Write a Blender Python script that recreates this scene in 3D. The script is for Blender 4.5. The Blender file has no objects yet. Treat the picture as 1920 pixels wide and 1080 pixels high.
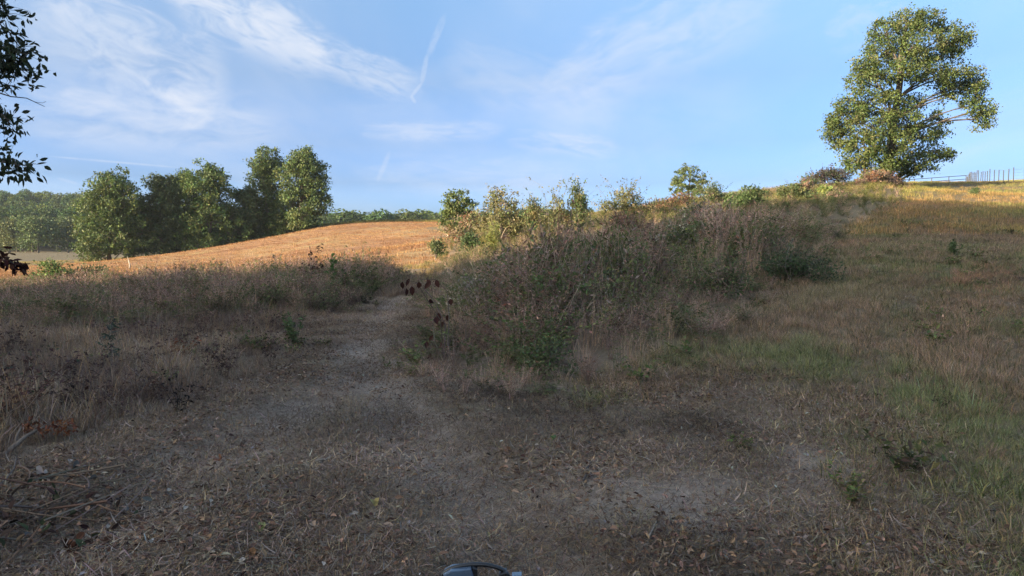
import bpy, math
import numpy as np
from mathutils import Vector

R = np.random.default_rng(7)
rad = math.radians
scene = bpy.context.scene

# ------------------------------------------------------------------ camera
F = 1371.0                      # focal length in pixels of the 1920 px wide photograph
CAMZ = 1.6
PITCH = math.atan(70.0 / F)     # looking a little below the horizon
cam_data = bpy.data.cameras.new('camera')
cam_data.sensor_width = 36.0
cam_data.lens = 36.0 * F / 1920.0
cam_data.clip_start = 0.05
cam_data.clip_end = 9000.0
cam = bpy.data.objects.new('camera', cam_data)
scene.collection.objects.link(cam)
cam.location = (0, 0, CAMZ)
cam.rotation_euler = (math.pi / 2 - PITCH, 0, 0)
scene.camera = cam

# ------------------------------------------------------------------ exposure and sampling
SUN_AZ = math.atan2(-0.85, -0.52)     # where the sun stands: to the left and behind (x, y)
SUN_EL = rad(10.5)
vs = scene.view_settings
vs.view_transform = 'Standard'
vs.look = 'None'
vs.gamma = 1.0
vs.use_curve_mapping = False
vs.exposure = 2.5
cy = scene.cycles
cy.use_denoising = True
cy.max_bounces = 5
cy.diffuse_bounces = 4
cy.glossy_bounces = 2
cy.transmission_bounces = 3
cy.volume_bounces = 0
cy.transparent_max_bounces = 4
cy.use_adaptive_sampling = True
cy.adaptive_threshold = 0.008
cy.denoising_input_passes = 'RGB_ALBEDO_NORMAL'
cy.denoising_prefilter = 'ACCURATE'

# ------------------------------------------------------------------ pixel helpers
def ray(px, py):
    xc = (px - 960.0) / F
    yc = (540.0 - py) / F
    d = np.array([xc, math.cos(PITCH) + yc * math.sin(PITCH), -math.sin(PITCH) + yc * math.cos(PITCH)])
    return d

def at(px, py, Y):
    d = ray(px, py)
    return np.array([0, 0, CAMZ]) + d * (Y / d[1])

# ------------------------------------------------------------------ world: sky with cirrus
world = bpy.data.worlds.new('World')
scene.world = world
world.use_nodes = True
wt = world.node_tree
wt.nodes.clear()

class NT:
    def __init__(s, tree): s.t = tree
    def new(s, typ, **kw):
        n = s.t.nodes.new(typ)
        for k, v in kw.items(): setattr(n, k, v)
        return n
    def put(s, sock, v):
        if isinstance(v, bpy.types.NodeSocket): s.t.links.new(v, sock)
        else: sock.default_value = v
    def m(s, op, a, b=0.0, c=0.0, clamp=False):
        n = s.new('ShaderNodeMath', operation=op); n.use_clamp = clamp
        s.put(n.inputs[0], a); s.put(n.inputs[1], b)
        if op in ('MULTIPLY_ADD', 'SMOOTH_MIN', 'WRAP'): s.put(n.inputs[2], c)
        return n.outputs[0]
    def v(s, op, a, b=(0, 0, 0)):
        n = s.new('ShaderNodeVectorMath', operation=op)
        s.put(n.inputs[0], a)
        if op == 'SCALE': s.put(n.inputs['Scale'], b)
        else: s.put(n.inputs[1], b)
        return n.outputs['Value'] if op in ('DOT_PRODUCT', 'LENGTH') else n.outputs[0]
    def noise(s, vec, scale, detail=4.0, rough=0.55, dist=0.0, dim='3D'):
        n = s.new('ShaderNodeTexNoise', noise_dimensions=dim)
        if vec is not None: s.put(n.inputs['Vector'], vec)
        n.inputs['Scale'].default_value = scale; n.inputs['Detail'].default_value = detail
        n.inputs['Roughness'].default_value = rough; n.inputs['Distortion'].default_value = dist
        return n.outputs['Fac']
    def ramp(s, f, lo, hi, a=0.0, b=1.0, smooth=True):
        n = s.new('ShaderNodeMapRange', interpolation_type='SMOOTHSTEP' if smooth else 'LINEAR')
        s.put(n.inputs['Value'], f)
        n.inputs['From Min'].default_value = lo; n.inputs['From Max'].default_value = hi
        n.inputs['To Min'].default_value = a; n.inputs['To Max'].default_value = b
        return n.outputs['Result']
    def mix(s, f, a, b, blend='MIX'):
        n = s.new('ShaderNodeMix', data_type='RGBA', blend_type=blend)
        s.put(n.inputs['Factor'], f)
        for sock, v in ((n.inputs[6], a), (n.inputs[7], b)):
            if isinstance(v, (tuple, list)) and len(v) == 3: v = (*v, 1.0)
            s.put(sock, v)
        return n.outputs[2]

W = NT(wt)
sky = W.new('ShaderNodeTexSky', sky_type='NISHITA')
sky.sun_disc = False
sky.sun_elevation = SUN_EL
sky.sun_rotation = math.atan2(-0.85, -0.52)
sky.air_density = 1.0
sky.dust_density = 5.0
sky.ozone_density = 1.2
tc = W.new('ShaderNodeTexCoord')
D = W.v('NORMALIZE', tc.outputs['Generated'])
sep = W.new('ShaderNodeSeparateXYZ'); wt.links.new(D, sep.inputs[0])
zc = W.m('ADD', W.m('MAXIMUM', sep.outputs['Z'], 0.0), 0.09)
pv = W.new('ShaderNodeCombineXYZ')
W.put(pv.inputs[0], W.m('DIVIDE', sep.outputs['X'], zc)); W.put(pv.inputs[1], W.m('DIVIDE', sep.outputs['Y'], zc))
P = pv.outputs[0]
# thin veil over the whole sky
stretch = W.new('ShaderNodeMapping'); wt.links.new(P, stretch.inputs['Vector'])
stretch.inputs['Rotation'].default_value = (0, 0, rad(12)); stretch.inputs['Scale'].default_value = (0.75, 0.26, 1.0)
veil = W.ramp(W.noise(stretch.outputs[0], 1.25, 5.0, 0.55, 0.5), 0.36, 0.78, 0.0, 0.30)
fine = W.noise(stretch.outputs[0], 7.0, 5.0, 0.6, 0.6)
veil = W.m('MULTIPLY', veil, W.ramp(fine, 0.2, 0.8, 0.65, 1.15))
up = W.ramp(sep.outputs['Z'], -0.02, 0.07)
cloud = W.m('MULTIPLY', veil, up)
puff = W.noise(D, 34.0, 5.0, 0.62, 0.4)

def dirpx(px, py):
    d = ray(px, py); return d / np.linalg.norm(d)

def band(p0, p1, w, strength, kn=0, lo=0.3, hi=0.75, wob=0.25, inner=0.0):
    """A cirrus streak or contrail along the arc between two directions of the sky."""
    global cloud
    a, b = dirpx(*p0), dirpx(*p1)
    c = a + b; c /= np.linalg.norm(c)
    t = b - a; L = np.linalg.norm(t) / 2; t = t / (2 * L)
    n = np.cross(c, t); n /= np.linalg.norm(n)
    wd = w / F
    ca = W.v('DOT_PRODUCT', D, tuple(t / L)); cb = W.v('DOT_PRODUCT', D, tuple(n / wd))
    cv = W.new('ShaderNodeCombineXYZ'); W.put(cv.inputs[0], ca); W.put(cv.inputs[1], cb)
    cv.inputs[2].default_value = kn * 3.7
    if kn:
        k = L / wd
        mp = W.new('ShaderNodeMapping'); wt.links.new(cv.outputs[0], mp.inputs['Vector'])
        mp.inputs['Scale'].default_value = (max(1.2, k * 0.28), 1.3, 1.0)
        nz = W.noise(mp.outputs[0], 1.7, 6.0, 0.62, 0.7)
        cb = W.m('ADD', cb, W.m('MULTIPLY', W.m('SUBTRACT', nz, 0.5), wob * 4))
        ca2 = W.m('ADD', ca, W.m('MULTIPLY', W.m('SUBTRACT', nz, 0.5), 0.5))
    else:
        nz = None; ca2 = ca
    r2 = W.m('ADD', W.m('POWER', W.m('ABSOLUTE', ca2), 4.0), W.m('MULTIPLY', cb, cb))
    f = W.ramp(r2, inner, 1.0, 1.0, 0.0)
    f = W.m('MULTIPLY', f, W.ramp(W.v('DOT_PRODUCT', D, tuple(c)), 0.2, 0.5))
    if nz is not None:
        f = W.m('MULTIPLY', f, W.ramp(nz, lo, hi))
    else:
        f = W.m('MULTIPLY', f, W.ramp(puff, 0.3, 0.6, 0.55, 1.0))
    cloud = W.m('ADD', cloud, W.m('MULTIPLY', f, strength * 0.68))

band((40, 10), (440, 200), 95, 0.75, 1, 0.28, 0.7)
band((300, -30), (640, 120), 60, 0.95, 2, 0.25, 0.65)
band((560, 90), (800, 175), 42, 0.65, 3, 0.25, 0.7)
band((20, 225), (560, 235), 70, 0.62, 4, 0.25, 0.72)
band((660, 248), (960, 246), 22, 0.45, 5, 0.25, 0.7)
band((940, 258), (1180, 286), 26, 0.5, 6, 0.3, 0.75)
band((1030, 170), (1480, -20), 85, 0.62, 7, 0.25, 0.75)
band((820, 110), (1180, 230), 70, 0.36, 8, 0.25, 0.75)
band((640, 330), (1120, 340), 48, 0.36, 9, 0.25, 0.72)
band((1540, 75), (1720, 20), 45, 0.42, 10, 0.3, 0.75)
band((600, 250), (1500, 240), 150, 0.2, 11, 0.2, 0.7)
band((836, 22), (800, 112), 8, 0.3, 12, 0.2, 0.6, 0.12)
band((801, 100), (790, 160), 6, 0.36)
band((792, 155), (770, 182), 4, 0.36)
band((769, 178), (780, 194), 4, 0.34)
band((732, 282), (706, 345), 6, 0.3)
band((80, 292), (345, 315), 2.2, 0.5)
band((105, 333), (150, 346), 3, 0.25)
cloud = W.m('MINIMUM', cloud, 0.86)
# even out the sky from horizon to zenith, as the photograph shows it
grade = W.new('ShaderNodeValToRGB'); wt.links.new(sep.outputs['Z'], grade.inputs[0])
el = grade.color_ramp.elements
stops = [(.05, (.82, 1.35, 3.05)), (.09, (.46, .69, 1.40)), (.14, (.375, .525, .93)), (.22, (.375, .485, .71)), (.33, (.475, .59, .745)), (.48, (.78, .88, .93)), (.71, (1, 1, 1))]
while len(el) < len(stops): el.new(.5)
for e_, (p_, c_) in zip(el, stops): e_.position = p_
for e_, (p_, c_) in zip(el, stops): e_.color = tuple(v / 3.2 for v in c_) + (1,)
base_sky = W.mix(1.0, sky.outputs[0], W.v('SCALE', grade.outputs[0], 3.2), 'MULTIPLY')
col = W.mix(cloud, base_sky, (1.42, 1.50, 1.66))
bg = W.new('ShaderNodeBackground'); wt.links.new(col, bg.inputs['Color'])
bg.inputs['Strength'].default_value = 0.105
wo = W.new('ShaderNodeOutputWorld'); wt.links.new(bg.outputs[0], wo.inputs['Surface'])
world.cycles.sampling_method = 'MANUAL'
world.cycles.sample_map_resolution = 512

# ------------------------------------------------------------------ sun
sd = bpy.data.lights.new('sun', 'SUN')
sd.energy = 2.6
sd.angle = rad(0.55)
sd.color = (1.0, 0.80, 0.54)
sun = bpy.data.objects.new('sun', sd)
scene.collection.objects.link(sun)
h = math.hypot(0.85, 0.52)
sdir = Vector((-0.85 / h * math.cos(SUN_EL), -0.52 / h * math.cos(SUN_EL), math.sin(SUN_EL)))   # towards the sun
sun.rotation_euler = sdir.to_track_quat('Z', 'Y').to_euler()
sun.location = (-60, -40, 60)

# ------------------------------------------------------------------ small libraries
def link(o, parent=None, loc=None):
    scene.collection.objects.link(o)
    if parent is not None: o.parent = parent
    if loc is not None: o.location = tuple(float(v) for v in loc)
    return o

def tag(o, label=None, cat=None, group=None, kind=None):
    if label: o['label'] = label
    if cat: o['category'] = cat
    if group: o['group'] = group
    if kind: o['kind'] = kind
    return o

def empty(name, loc, label, cat, group=None):
    o = bpy.data.objects.new(name, None)
    o.empty_display_size = 0.3
    link(o, None, loc)
    return tag(o, label, cat, group)

def mesh(name, V, T, C=None, mat=None, smooth=False):
    V = np.ascontiguousarray(V, np.float32); T = np.ascontiguousarray(T, np.int32)
    me = bpy.data.meshes.new(name)
    me.vertices.add(len(V)); me.vertices.foreach_set('co', V.ravel())
    me.loops.add(T.size); me.loops.foreach_set('vertex_index', T.ravel())
    n = len(T)
    me.polygons.add(n); me.polygons.foreach_set('loop_start', np.arange(0, T.size, T.shape[1], dtype=np.int32))
    me.polygons.foreach_set('use_smooth', np.full(n, smooth))
    if C is not None:
        a = me.color_attributes.new('Col', 'FLOAT_COLOR', 'POINT')
        a.data.foreach_set('color', np.concatenate([C, np.ones((len(C), 1))], 1).astype(np.float32).ravel())
    me.update(calc_edges=True)
    if mat: me.materials.append(mat)
    return me

def obj(name, me, parent=None, loc=None):
    return link(bpy.data.objects.new(name, me), parent, loc)

class G:
    """Collects triangles with a colour per vertex."""
    def __init__(s): s.V = []; s.T = []; s.C = []; s.n = 0
    def add(s, V, T, C):
        V = np.asarray(V, float)
        if len(V) == 0: return
        C = np.asarray(C, float)
        if C.ndim == 1: C = np.tile(C, (len(V), 1))
        s.V.append(V); s.T.append(np.asarray(T) + s.n); s.C.append(C); s.n += len(V)
    def ok(s): return s.n > 0
    def mesh(s, name, mat, origin=(0, 0, 0), smooth=False):
        return mesh(name, np.concatenate(s.V) - np.asarray(origin, float), np.concatenate(s.T), np.concatenate(s.C), mat, smooth)

def norm(v): return v / np.maximum(np.linalg.norm(v, axis=-1, keepdims=True), 1e-9)

def pick(pal, n, jit=0.18, r=None):
    r = r or R
    pal = np.asarray(pal, float)
    c = pal[r.integers(0, len(pal), n)]
    return np.clip(c * (1 + jit * r.standard_normal((n, 1))) * (1 + 0.06 * r.standard_normal((n, 3))), 0.004, 0.9)

def add_tube(g, pts, radii, col, sides=5):
    pts = np.asarray(pts, float); k = len(pts)
    radii = np.broadcast_to(np.asarray(radii, float), (k,))
    t = norm(np.gradient(pts, axis=0))
    ref = np.array([0.31, 0.17, 0.93]) if abs(t[0, 2]) < 0.8 else np.array([0.95, 0.2, 0.1])
    a = norm(np.cross(t, ref)); b = np.cross(t, a)
    ang = np.arange(sides) * 2 * math.pi / sides
    ring = a[:, None] * np.cos(ang)[None, :, None] + b[:, None] * np.sin(ang)[None, :, None]
    V = (pts[:, None] + ring * radii[:, None, None]).reshape(-1, 3)
    T = []
    for i in range(k - 1):
        for j in range(sides):
            p, q = i * sides + j, i * sides + (j + 1) % sides
            T.append((p, q, q + sides)); T.append((p, q + sides, p + sides))
    V = np.concatenate([V, pts[[0, -1]]]); c0 = k * sides
    for j in range(sides):
        T.append((c0, (j + 1) % sides, j)); T.append((c0 + 1, (k - 1) * sides + j, (k - 1) * sides + (j + 1) % sides))
    g.add(V, T, col)

def add_leaves(g, pos, d, nrm, length, width, col, detail=False, fold=0.25):
    """Leaves: base at pos, pointing along d, face turned to nrm. Two triangles each, or six with a pointed oval outline."""
    n = len(pos)
    if n == 0: return
    d = norm(d); s = norm(np.cross(d, nrm)); u = np.cross(s, d)
    L = np.broadcast_to(np.asarray(length, float), (n,))[:, None]; Wd = np.broadcast_to(np.asarray(width, float), (n,))[:, None]
    if not detail:
        V = np.stack([pos, pos + d * L * .45 + s * Wd * .5 + u * Wd * fold, pos + d * L, pos + d * L * .45 - s * Wd * .5 + u * Wd * fold], 1)
        T = np.array([[0, 1, 2], [0, 2, 3]])
    else:
        cur = R.uniform(-.25, .25, (n, 1)) * L
        V = np.stack([pos, pos + d * L * .28 + s * Wd * .42 + u * Wd * fold, pos + d * L * .62 + s * Wd * .40 + u * (Wd * fold + cur * .4),
                      pos + d * L + u * cur, pos + d * L * .62 - s * Wd * .40 + u * (Wd * fold + cur * .4), pos + d * L * .28 - s * Wd * .42 + u * Wd * fold,
                      pos + d * L * .45 + u * cur * .2], 1)
        T = np.array([[0, 1, 6], [1, 2, 6], [2, 3, 6], [3, 4, 6], [4, 5, 6], [5, 0, 6]])
    k = V.shape[1]
    TT = (T[None] + (np.arange(n) * k)[:, None, None]).reshape(-1, 3)
    g.add(V.reshape(-1, 3), TT, np.repeat(col, k, 0))

def add_blades(g, root, az, L, lean, curve, w, col, tipcol=None):
    """Grass blades: tapered strips of three segments bending over."""
    n = len(root)
    d = np.stack([np.cos(az), np.sin(az), np.zeros(n)], 1); s = np.stack([-np.sin(az), np.cos(az), np.zeros(n)], 1)
    tw = R.uniform(-1, 1, n)[:, None]
    s = norm(s + d * tw)
    pts = [root]; p = root; th = lean.copy()
    for i in range(3):
        p = p + (d * np.sin(th)[:, None] + np.array([0, 0, 1.0]) * np.cos(th)[:, None]) * (L / 3)[:, None]
        pts.append(p); th = th + curve
    w = w[:, None]
    V = np.stack([pts[0] - s * w * .5, pts[0] + s * w * .5, pts[1] - s * w * .5, pts[1] + s * w * .5,
                  pts[2] - s * w * .38, pts[2] + s * w * .38, pts[3]], 1)
    T = np.array([[0, 1, 3], [0, 3, 2], [2, 3, 5], [2, 5, 4], [4, 5, 6]])
    TT = (T[None] + (np.arange(n) * 7)[:, None, None]).reshape(-1, 3)
    g.add(V.reshape(-1, 3), TT, np.repeat(col, 7, 0))

# value noise in numpy
def vnoise(x, y, seed=0):
    xi = np.floor(x).astype(np.int64); yi = np.floor(y).astype(np.int64)
    fx = x - xi; fy = y - yi
    fx = fx * fx * (3 - 2 * fx); fy = fy * fy * (3 - 2 * fy)
    def hsh(a, b):
        v = (a * 374761393 + b * 668265263 + seed * 1442695041) & 0xffffffff
        v = ((v ^ (v >> 13)) * 1274126177) & 0xffffffff
        return ((v ^ (v >> 16)) & 0xffff) / 65535.0
    a = hsh(xi, yi); b = hsh(xi + 1, yi); c = hsh(xi, yi + 1); d = hsh(xi + 1, yi + 1)
    return (a * (1 - fx) + b * fx) * (1 - fy) + (c * (1 - fx) + d * fx) * fy

def fbm(x, y, seed=0, oct=4):
    s = 0; a = 0.5; t = 0
    for i in range(oct):
        s = s + a * vnoise(x * 2 ** i, y * 2 ** i, seed + i * 17); t += a; a *= 0.5
    return s / t

def sstep(a, b, x):
    t = np.clip((x - a) / (b - a), 0, 1); return t * t * (3 - 2 * t)

# ------------------------------------------------------------------ terrain height
def colpts(px, lst):
    out = []
    for Y, z in lst: out.append(((px - 960) / F * Y, Y, z))
    return out
CP = [(0, 0, 0), (-4, 3, 0), (4, 3, .03), (-12, -6, .2), (12, -6, .4), (0, -14, 0), (-30, -30, 1), (30, -30, 2.2), (-40, 5, .2), (40, 5, 2.5), (80, 20, 6), (-90, 20, -.5), (-120, 90, -1),
      (0, 5, 0), (-2.2, 5, 0.02), (2.6, 5, .04)]
CP += colpts(0, [(7, .02), (14, .03), (25, .05), (45, -.04), (75, -.3), (110, -.4), (170, .6)])
CP += colpts(200, [(60, .0), (105, -.1)])
CP += colpts(300, [(10, .0), (22, .1), (40, .2), (108, .45), (150, .4)])
CP += colpts(440, [(70, .9), (112, 2.0), (160, 1.5)])
CP += colpts(600, [(9.5, .0), (21, .15), (40, .75), (75, 2.5), (100, 4.5), (118, 5.4), (150, 5.2), (190, 3)])
CP += colpts(850, [(9, .02), (20, .4), (35, 1.15), (65, 2.7), (95, 4.9), (120, 6.2), (150, 6.3), (190, 4)])
CP += colpts(1050, [(10, .12), (20, .9), (35, 2.2), (55, 4.0), (80, 5.4), (120, 6.6), (160, 7)])
CP += colpts(1250, [(10, .3), (20, 1.2), (35, 2.8), (55, 4.9), (80, 6.2), (120, 7.2)])
CP += colpts(1450, [(10, .42), (20, 1.5), (35, 3.4), (50, 5.3), (60, 6.5), (80, 8.0), (120, 9.5)])
CP += colpts(1660, [(6, .08), (10, .5), (20, 1.8), (35, 3.8), (50, 5.7), (63, 7.3), (85, 9.3), (120, 11)])
CP += colpts(1800, [(6, .1), (10, .52), (20, 1.7), (45, 4.5), (60, 6.3), (85, 9.3), (115, 12.0), (150, 13)])
CP += colpts(1940, [(6, .12), (12, .8), (25, 2.2), (45, 4.7), (62, 6.9), (82, 9.2), (115, 12.3), (150, 13.2)])
CP = np.array(CP, float)
def phi(r2): return 0.5 * r2 * np.log(np.maximum(r2, 1e-8))
_n = len(CP); _S = 20.0
_X = CP[:, :2] / _S
_K = phi(((_X[:, None] - _X[None]) ** 2).sum(-1)) + np.eye(_n) * 0.004
_Pm = np.concatenate([np.ones((_n, 1)), _X], 1)
_A = np.block([[_K, _Pm], [_Pm.T, np.zeros((3, 3))]])
_sol = np.linalg.solve(_A, np.concatenate([CP[:, 2], np.zeros(3)]))
def hbase(x, y):
    sh = np.shape(x); X = np.ravel(np.asarray(x, float)); Yy = np.ravel(np.asarray(y, float))
    out = np.empty(len(X))
    cx = np.clip(X, -170, 130); cyy = np.clip(Yy, -45, 200)
    for i in range(0, len(X), 40000):
        q = np.stack([cx[i:i + 40000], cyy[i:i + 40000]], 1) / _S
        k = phi(((q[:, None] - _X[None]) ** 2).sum(-1))
        out[i:i + 40000] = k @ _sol[:_n] + _sol[_n] + q @ _sol[_n + 1:]
    out = np.clip(out, -3, 14)
    w = np.maximum(sstep(150, 230, Yy), np.maximum(sstep(110, 220, -X), sstep(120, 300, X)))
    u = X / np.maximum(Yy, 60)
    far = 1.0 + 3.0 * sstep(0.1, 0.6, u) * sstep(60, 200, Yy)
    hill = sstep(215, 430, Yy) * np.interp(u, [-1.6, -.75, -.55, -.45, -.25, -.05, .4], [30, 23, 19, 10, 3.5, 4, 6])
    return (out * (1 - w) + far * w + hill).reshape(sh)

def poly_sd(poly, x, y):
    """Signed distance to a polygon, positive inside."""
    poly = np.asarray(poly, float); x = np.asarray(x, float); y = np.asarray(y, float)
    d2 = np.full(x.shape, 1e18); ins = np.zeros(x.shape, bool)
    for i in range(len(poly)):
        ax, ay = poly[i]; bx, by = poly[(i + 1) % len(poly)]
        ex, ey = bx - ax, by - ay
        t = np.clip(((x - ax) * ex + (y - ay) * ey) / max(ex * ex + ey * ey, 1e-9), 0, 1)
        d2 = np.minimum(d2, (x - ax - t * ex) ** 2 + (y - ay - t * ey) ** 2)
        c = (ay > y) != (by > y)
        xin = ex * (y - ay) / (ey if abs(ey) > 1e-9 else 1e-9) + ax
        ins ^= c & (x < xin)
    return np.where(ins, 1, -1) * np.sqrt(d2)

def line_d(pl, x, y):
    d2 = np.full(np.shape(x), 1e18)
    for i in range(len(pl) - 1):
        ax, ay = pl[i]; bx, by = pl[i + 1]; ex, ey = bx - ax, by - ay
        t = np.clip(((x - ax) * ex + (y - ay) * ey) / max(ex * ex + ey * ey, 1e-9), 0, 1)
        d2 = np.minimum(d2, (x - ax - t * ex) ** 2 + (y - ay - t * ey) ** 2)
    return np.sqrt(d2)

_YS = np.concatenate([np.arange(2, 20, .05), np.arange(20, 140, .25)])
def gxy(px, py):
    d = ray(px, py); t = _YS / d[1]
    z = CAMZ + d[2] * t; hh = hbase(d[0] * t, _YS)
    k = np.argmax(z < hh)
    if not (z < hh).any(): k = len(_YS) - 1
    return (d[0] * t[k], _YS[k])

# regions of the land, as outlines on the ground
TRACK = [gxy(*p) for p in ((1010, 1078), (930, 960), (800, 830), (715, 730), (680, 660), (705, 610), (745, 560))]
TRACK2 = [gxy(*p) for p in ((60, 1060), (180, 980), (330, 880), (420, 838), (560, 775), (660, 715))]
BARE = [gxy(*p) for p in ((1540, 905), (1600, 880), (1625, 930))]
BARE2 = [gxy(*p) for p in ((1120, 930), (1200, 960), (1290, 930))]
MOWN = [gxy(*p) for p in ((-350, 1000), (0, 930), (260, 860), (430, 790), (540, 720), (590, 660), (640, 605), (715, 565), (775, 560), (785, 620), (770, 690), (790, 740),
                          (960, 770), (1180, 740), (1300, 715), (1420, 715), (1560, 770), (1630, 850), (1650, 960), (1650, 1080))] + [(2.2, -6), (-9, -6)]
THICK = [gxy(*p) for p in ((800, 742), (900, 752), (1010, 745), (1130, 715), (1260, 690), (1370, 640), (1420, 600), (1460, 545), (1545, 500), (1560, 460), (1610, 425), (1690, 385), (1700, 372))]
THICK += [(34, 62), (22, 66), (8, 62), (-1, 58), (-5, 50), gxy(830, 478), gxy(806, 500), gxy(800, 560), gxy(800, 650)]
WHEEL = [gxy(*p) for p in ((1690, 960), (1730, 760), (1790, 600), (1860, 500), (1915, 430))]
HEDGE = [gxy(*p) for p in ((-250, 625), (0, 618), (200, 625), (330, 612), (480, 600), (600, 592), (700, 560), (745, 548))] + [(-4.0, 27), (-9, 27), (-14, 27), (-20, 29), (-27, 29)]
FIELD = [(-14, 33), (-8, 33), (-4, 36), (-4, 50), (-4.5, 62), (-9, 80), (-8, 124), (-34, 121), (-47, 117), (-64, 108), (-75, 88), (-62, 64), (-40, 48), (-26, 38)]

def hground(x, y):
    x = np.asarray(x, float); y = np.asarray(y, float)
    z = hbase(x, y)
    near = sstep(70, 20, np.hypot(x, y))
    z = z + near * ((fbm(x * .9, y * .9, 3) - .5) * .10 + (fbm(x * 3.6, y * 3.6, 5, 3) - .5) * .05)
    tr = np.minimum(line_d(TRACK, x, y), line_d(TRACK2, x, y))
    z = z - 0.06 * np.exp(-(tr / .35) ** 2) + .035 * np.exp(-((tr - .75) / .3) ** 2)
    return z

def hg(x, y): return float(hground(np.array([x]), np.array([y]))[0])

# ------------------------------------------------------------------ materials
def plant_mat(name, instanced=False, trans=0.25, rough=0.65, spec=0.25):
    m = bpy.data.materials.new(name); m.use_nodes = True
    t = m.node_tree; t.nodes.clear(); N = NT(t)
    a = N.new('ShaderNodeAttribute', attribute_name='Col'); c = a.outputs['Color']
    if instanced:
        b = N.new('ShaderNodeAttribute', attribute_name='tint', attribute_type='INSTANCER')
        c = N.mix(1.0, c, b.outputs['Color'], 'MULTIPLY')
    geo = N.new('ShaderNodeNewGeometry')
    nz = N.noise(geo.outputs['Position'], 9.0, 3.0)
    c = N.mix(N.ramp(nz, .3, .75, 0, .35), c, N.v('SCALE', c, 0.55))
    p = N.new('ShaderNodeBsdfPrincipled'); N.put(p.inputs['Base Color'], c)
    p.inputs['Roughness'].default_value = rough; p.inputs['Specular IOR Level'].default_value = spec
    out = N.new('ShaderNodeOutputMaterial')
    if trans > 0:
        tr = N.new('ShaderNodeBsdfTranslucent'); N.put(tr.inputs['Color'], c)
        mx = N.new('ShaderNodeMixShader'); mx.inputs[0].default_value = trans
        t.links.new(p.outputs[0], mx.inputs[1]); t.links.new(tr.outputs[0], mx.inputs[2]); t.links.new(mx.outputs[0], out.inputs[0])
    else:
        t.links.new(p.outputs[0], out.inputs[0])
    return m

M_LEAF = plant_mat('leaf', False, .28, .55, .35)
M_DEAD = plant_mat('dead_leaf', False, .12, .8, .1)
M_WOODY = plant_mat('twig', False, 0, .9, .1)
M_IGRASS = plant_mat('grass_blades', True, .25, .7, .2)
M_ILEAF = plant_mat('undergrowth_leaf', True, .25, .65, .2)
M_ILIT = plant_mat('litter', True, .1, .85, .1)

def bark_mat(name, c1, c2, scale=6):
    m = bpy.data.materials.new(name); m.use_nodes = True
    t = m.node_tree; N = NT(t); p = t.nodes['Principled BSDF']
    geo = N.new('ShaderNodeTexCoord'); mp = N.new('ShaderNodeMapping'); t.links.new(geo.outputs['Object'], mp.inputs[0])
    mp.inputs['Scale'].default_value = (1, 1, .25)
    nz = N.noise(mp.outputs[0], scale, 6, .65, .3)
    N.put(p.inputs['Base Color'], N.mix(N.ramp(nz, .3, .7), c1, c2)); p.inputs['Roughness'].default_value = .9
    b = N.new('ShaderNodeBump'); b.inputs['Strength'].default_value = .6; b.inputs['Distance'].default_value = .03
    t.links.new(nz, b.inputs['Height']); t.links.new(b.outputs[0], p.inputs['Normal'])
    return m
M_BARK = bark_mat('bark', (.055, .042, .032), (.19, .155, .12))
M_BARKMID = bark_mat('bark_mid', (.13, .095, .07), (.26, .19, .14), 14)
M_BARKPALE = bark_mat('bark_pale', (.28, .22, .16), (.52, .45, .36))

def flat_mat(name, c, rough=.5, metal=0.0, coat=0.0, var=.2):
    m = bpy.data.materials.new(name); m.use_nodes = True
    t = m.node_tree; N = NT(t); p = t.nodes['Principled BSDF']
    g = N.new('ShaderNodeTexCoord'); nz = N.noise(g.outputs['Object'], 24, 4)
    N.put(p.inputs['Base Color'], N.mix(N.ramp(nz, .35, .75), c, tuple(v * (1 - var) for v in c)))
    N.put(p.inputs['Roughness'], N.ramp(nz, .3, .7, max(.02, rough - .1), rough + .1)); p.inputs['Metallic'].default_value = metal
    p.inputs['Coat Weight'].default_value = coat
    return m

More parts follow.
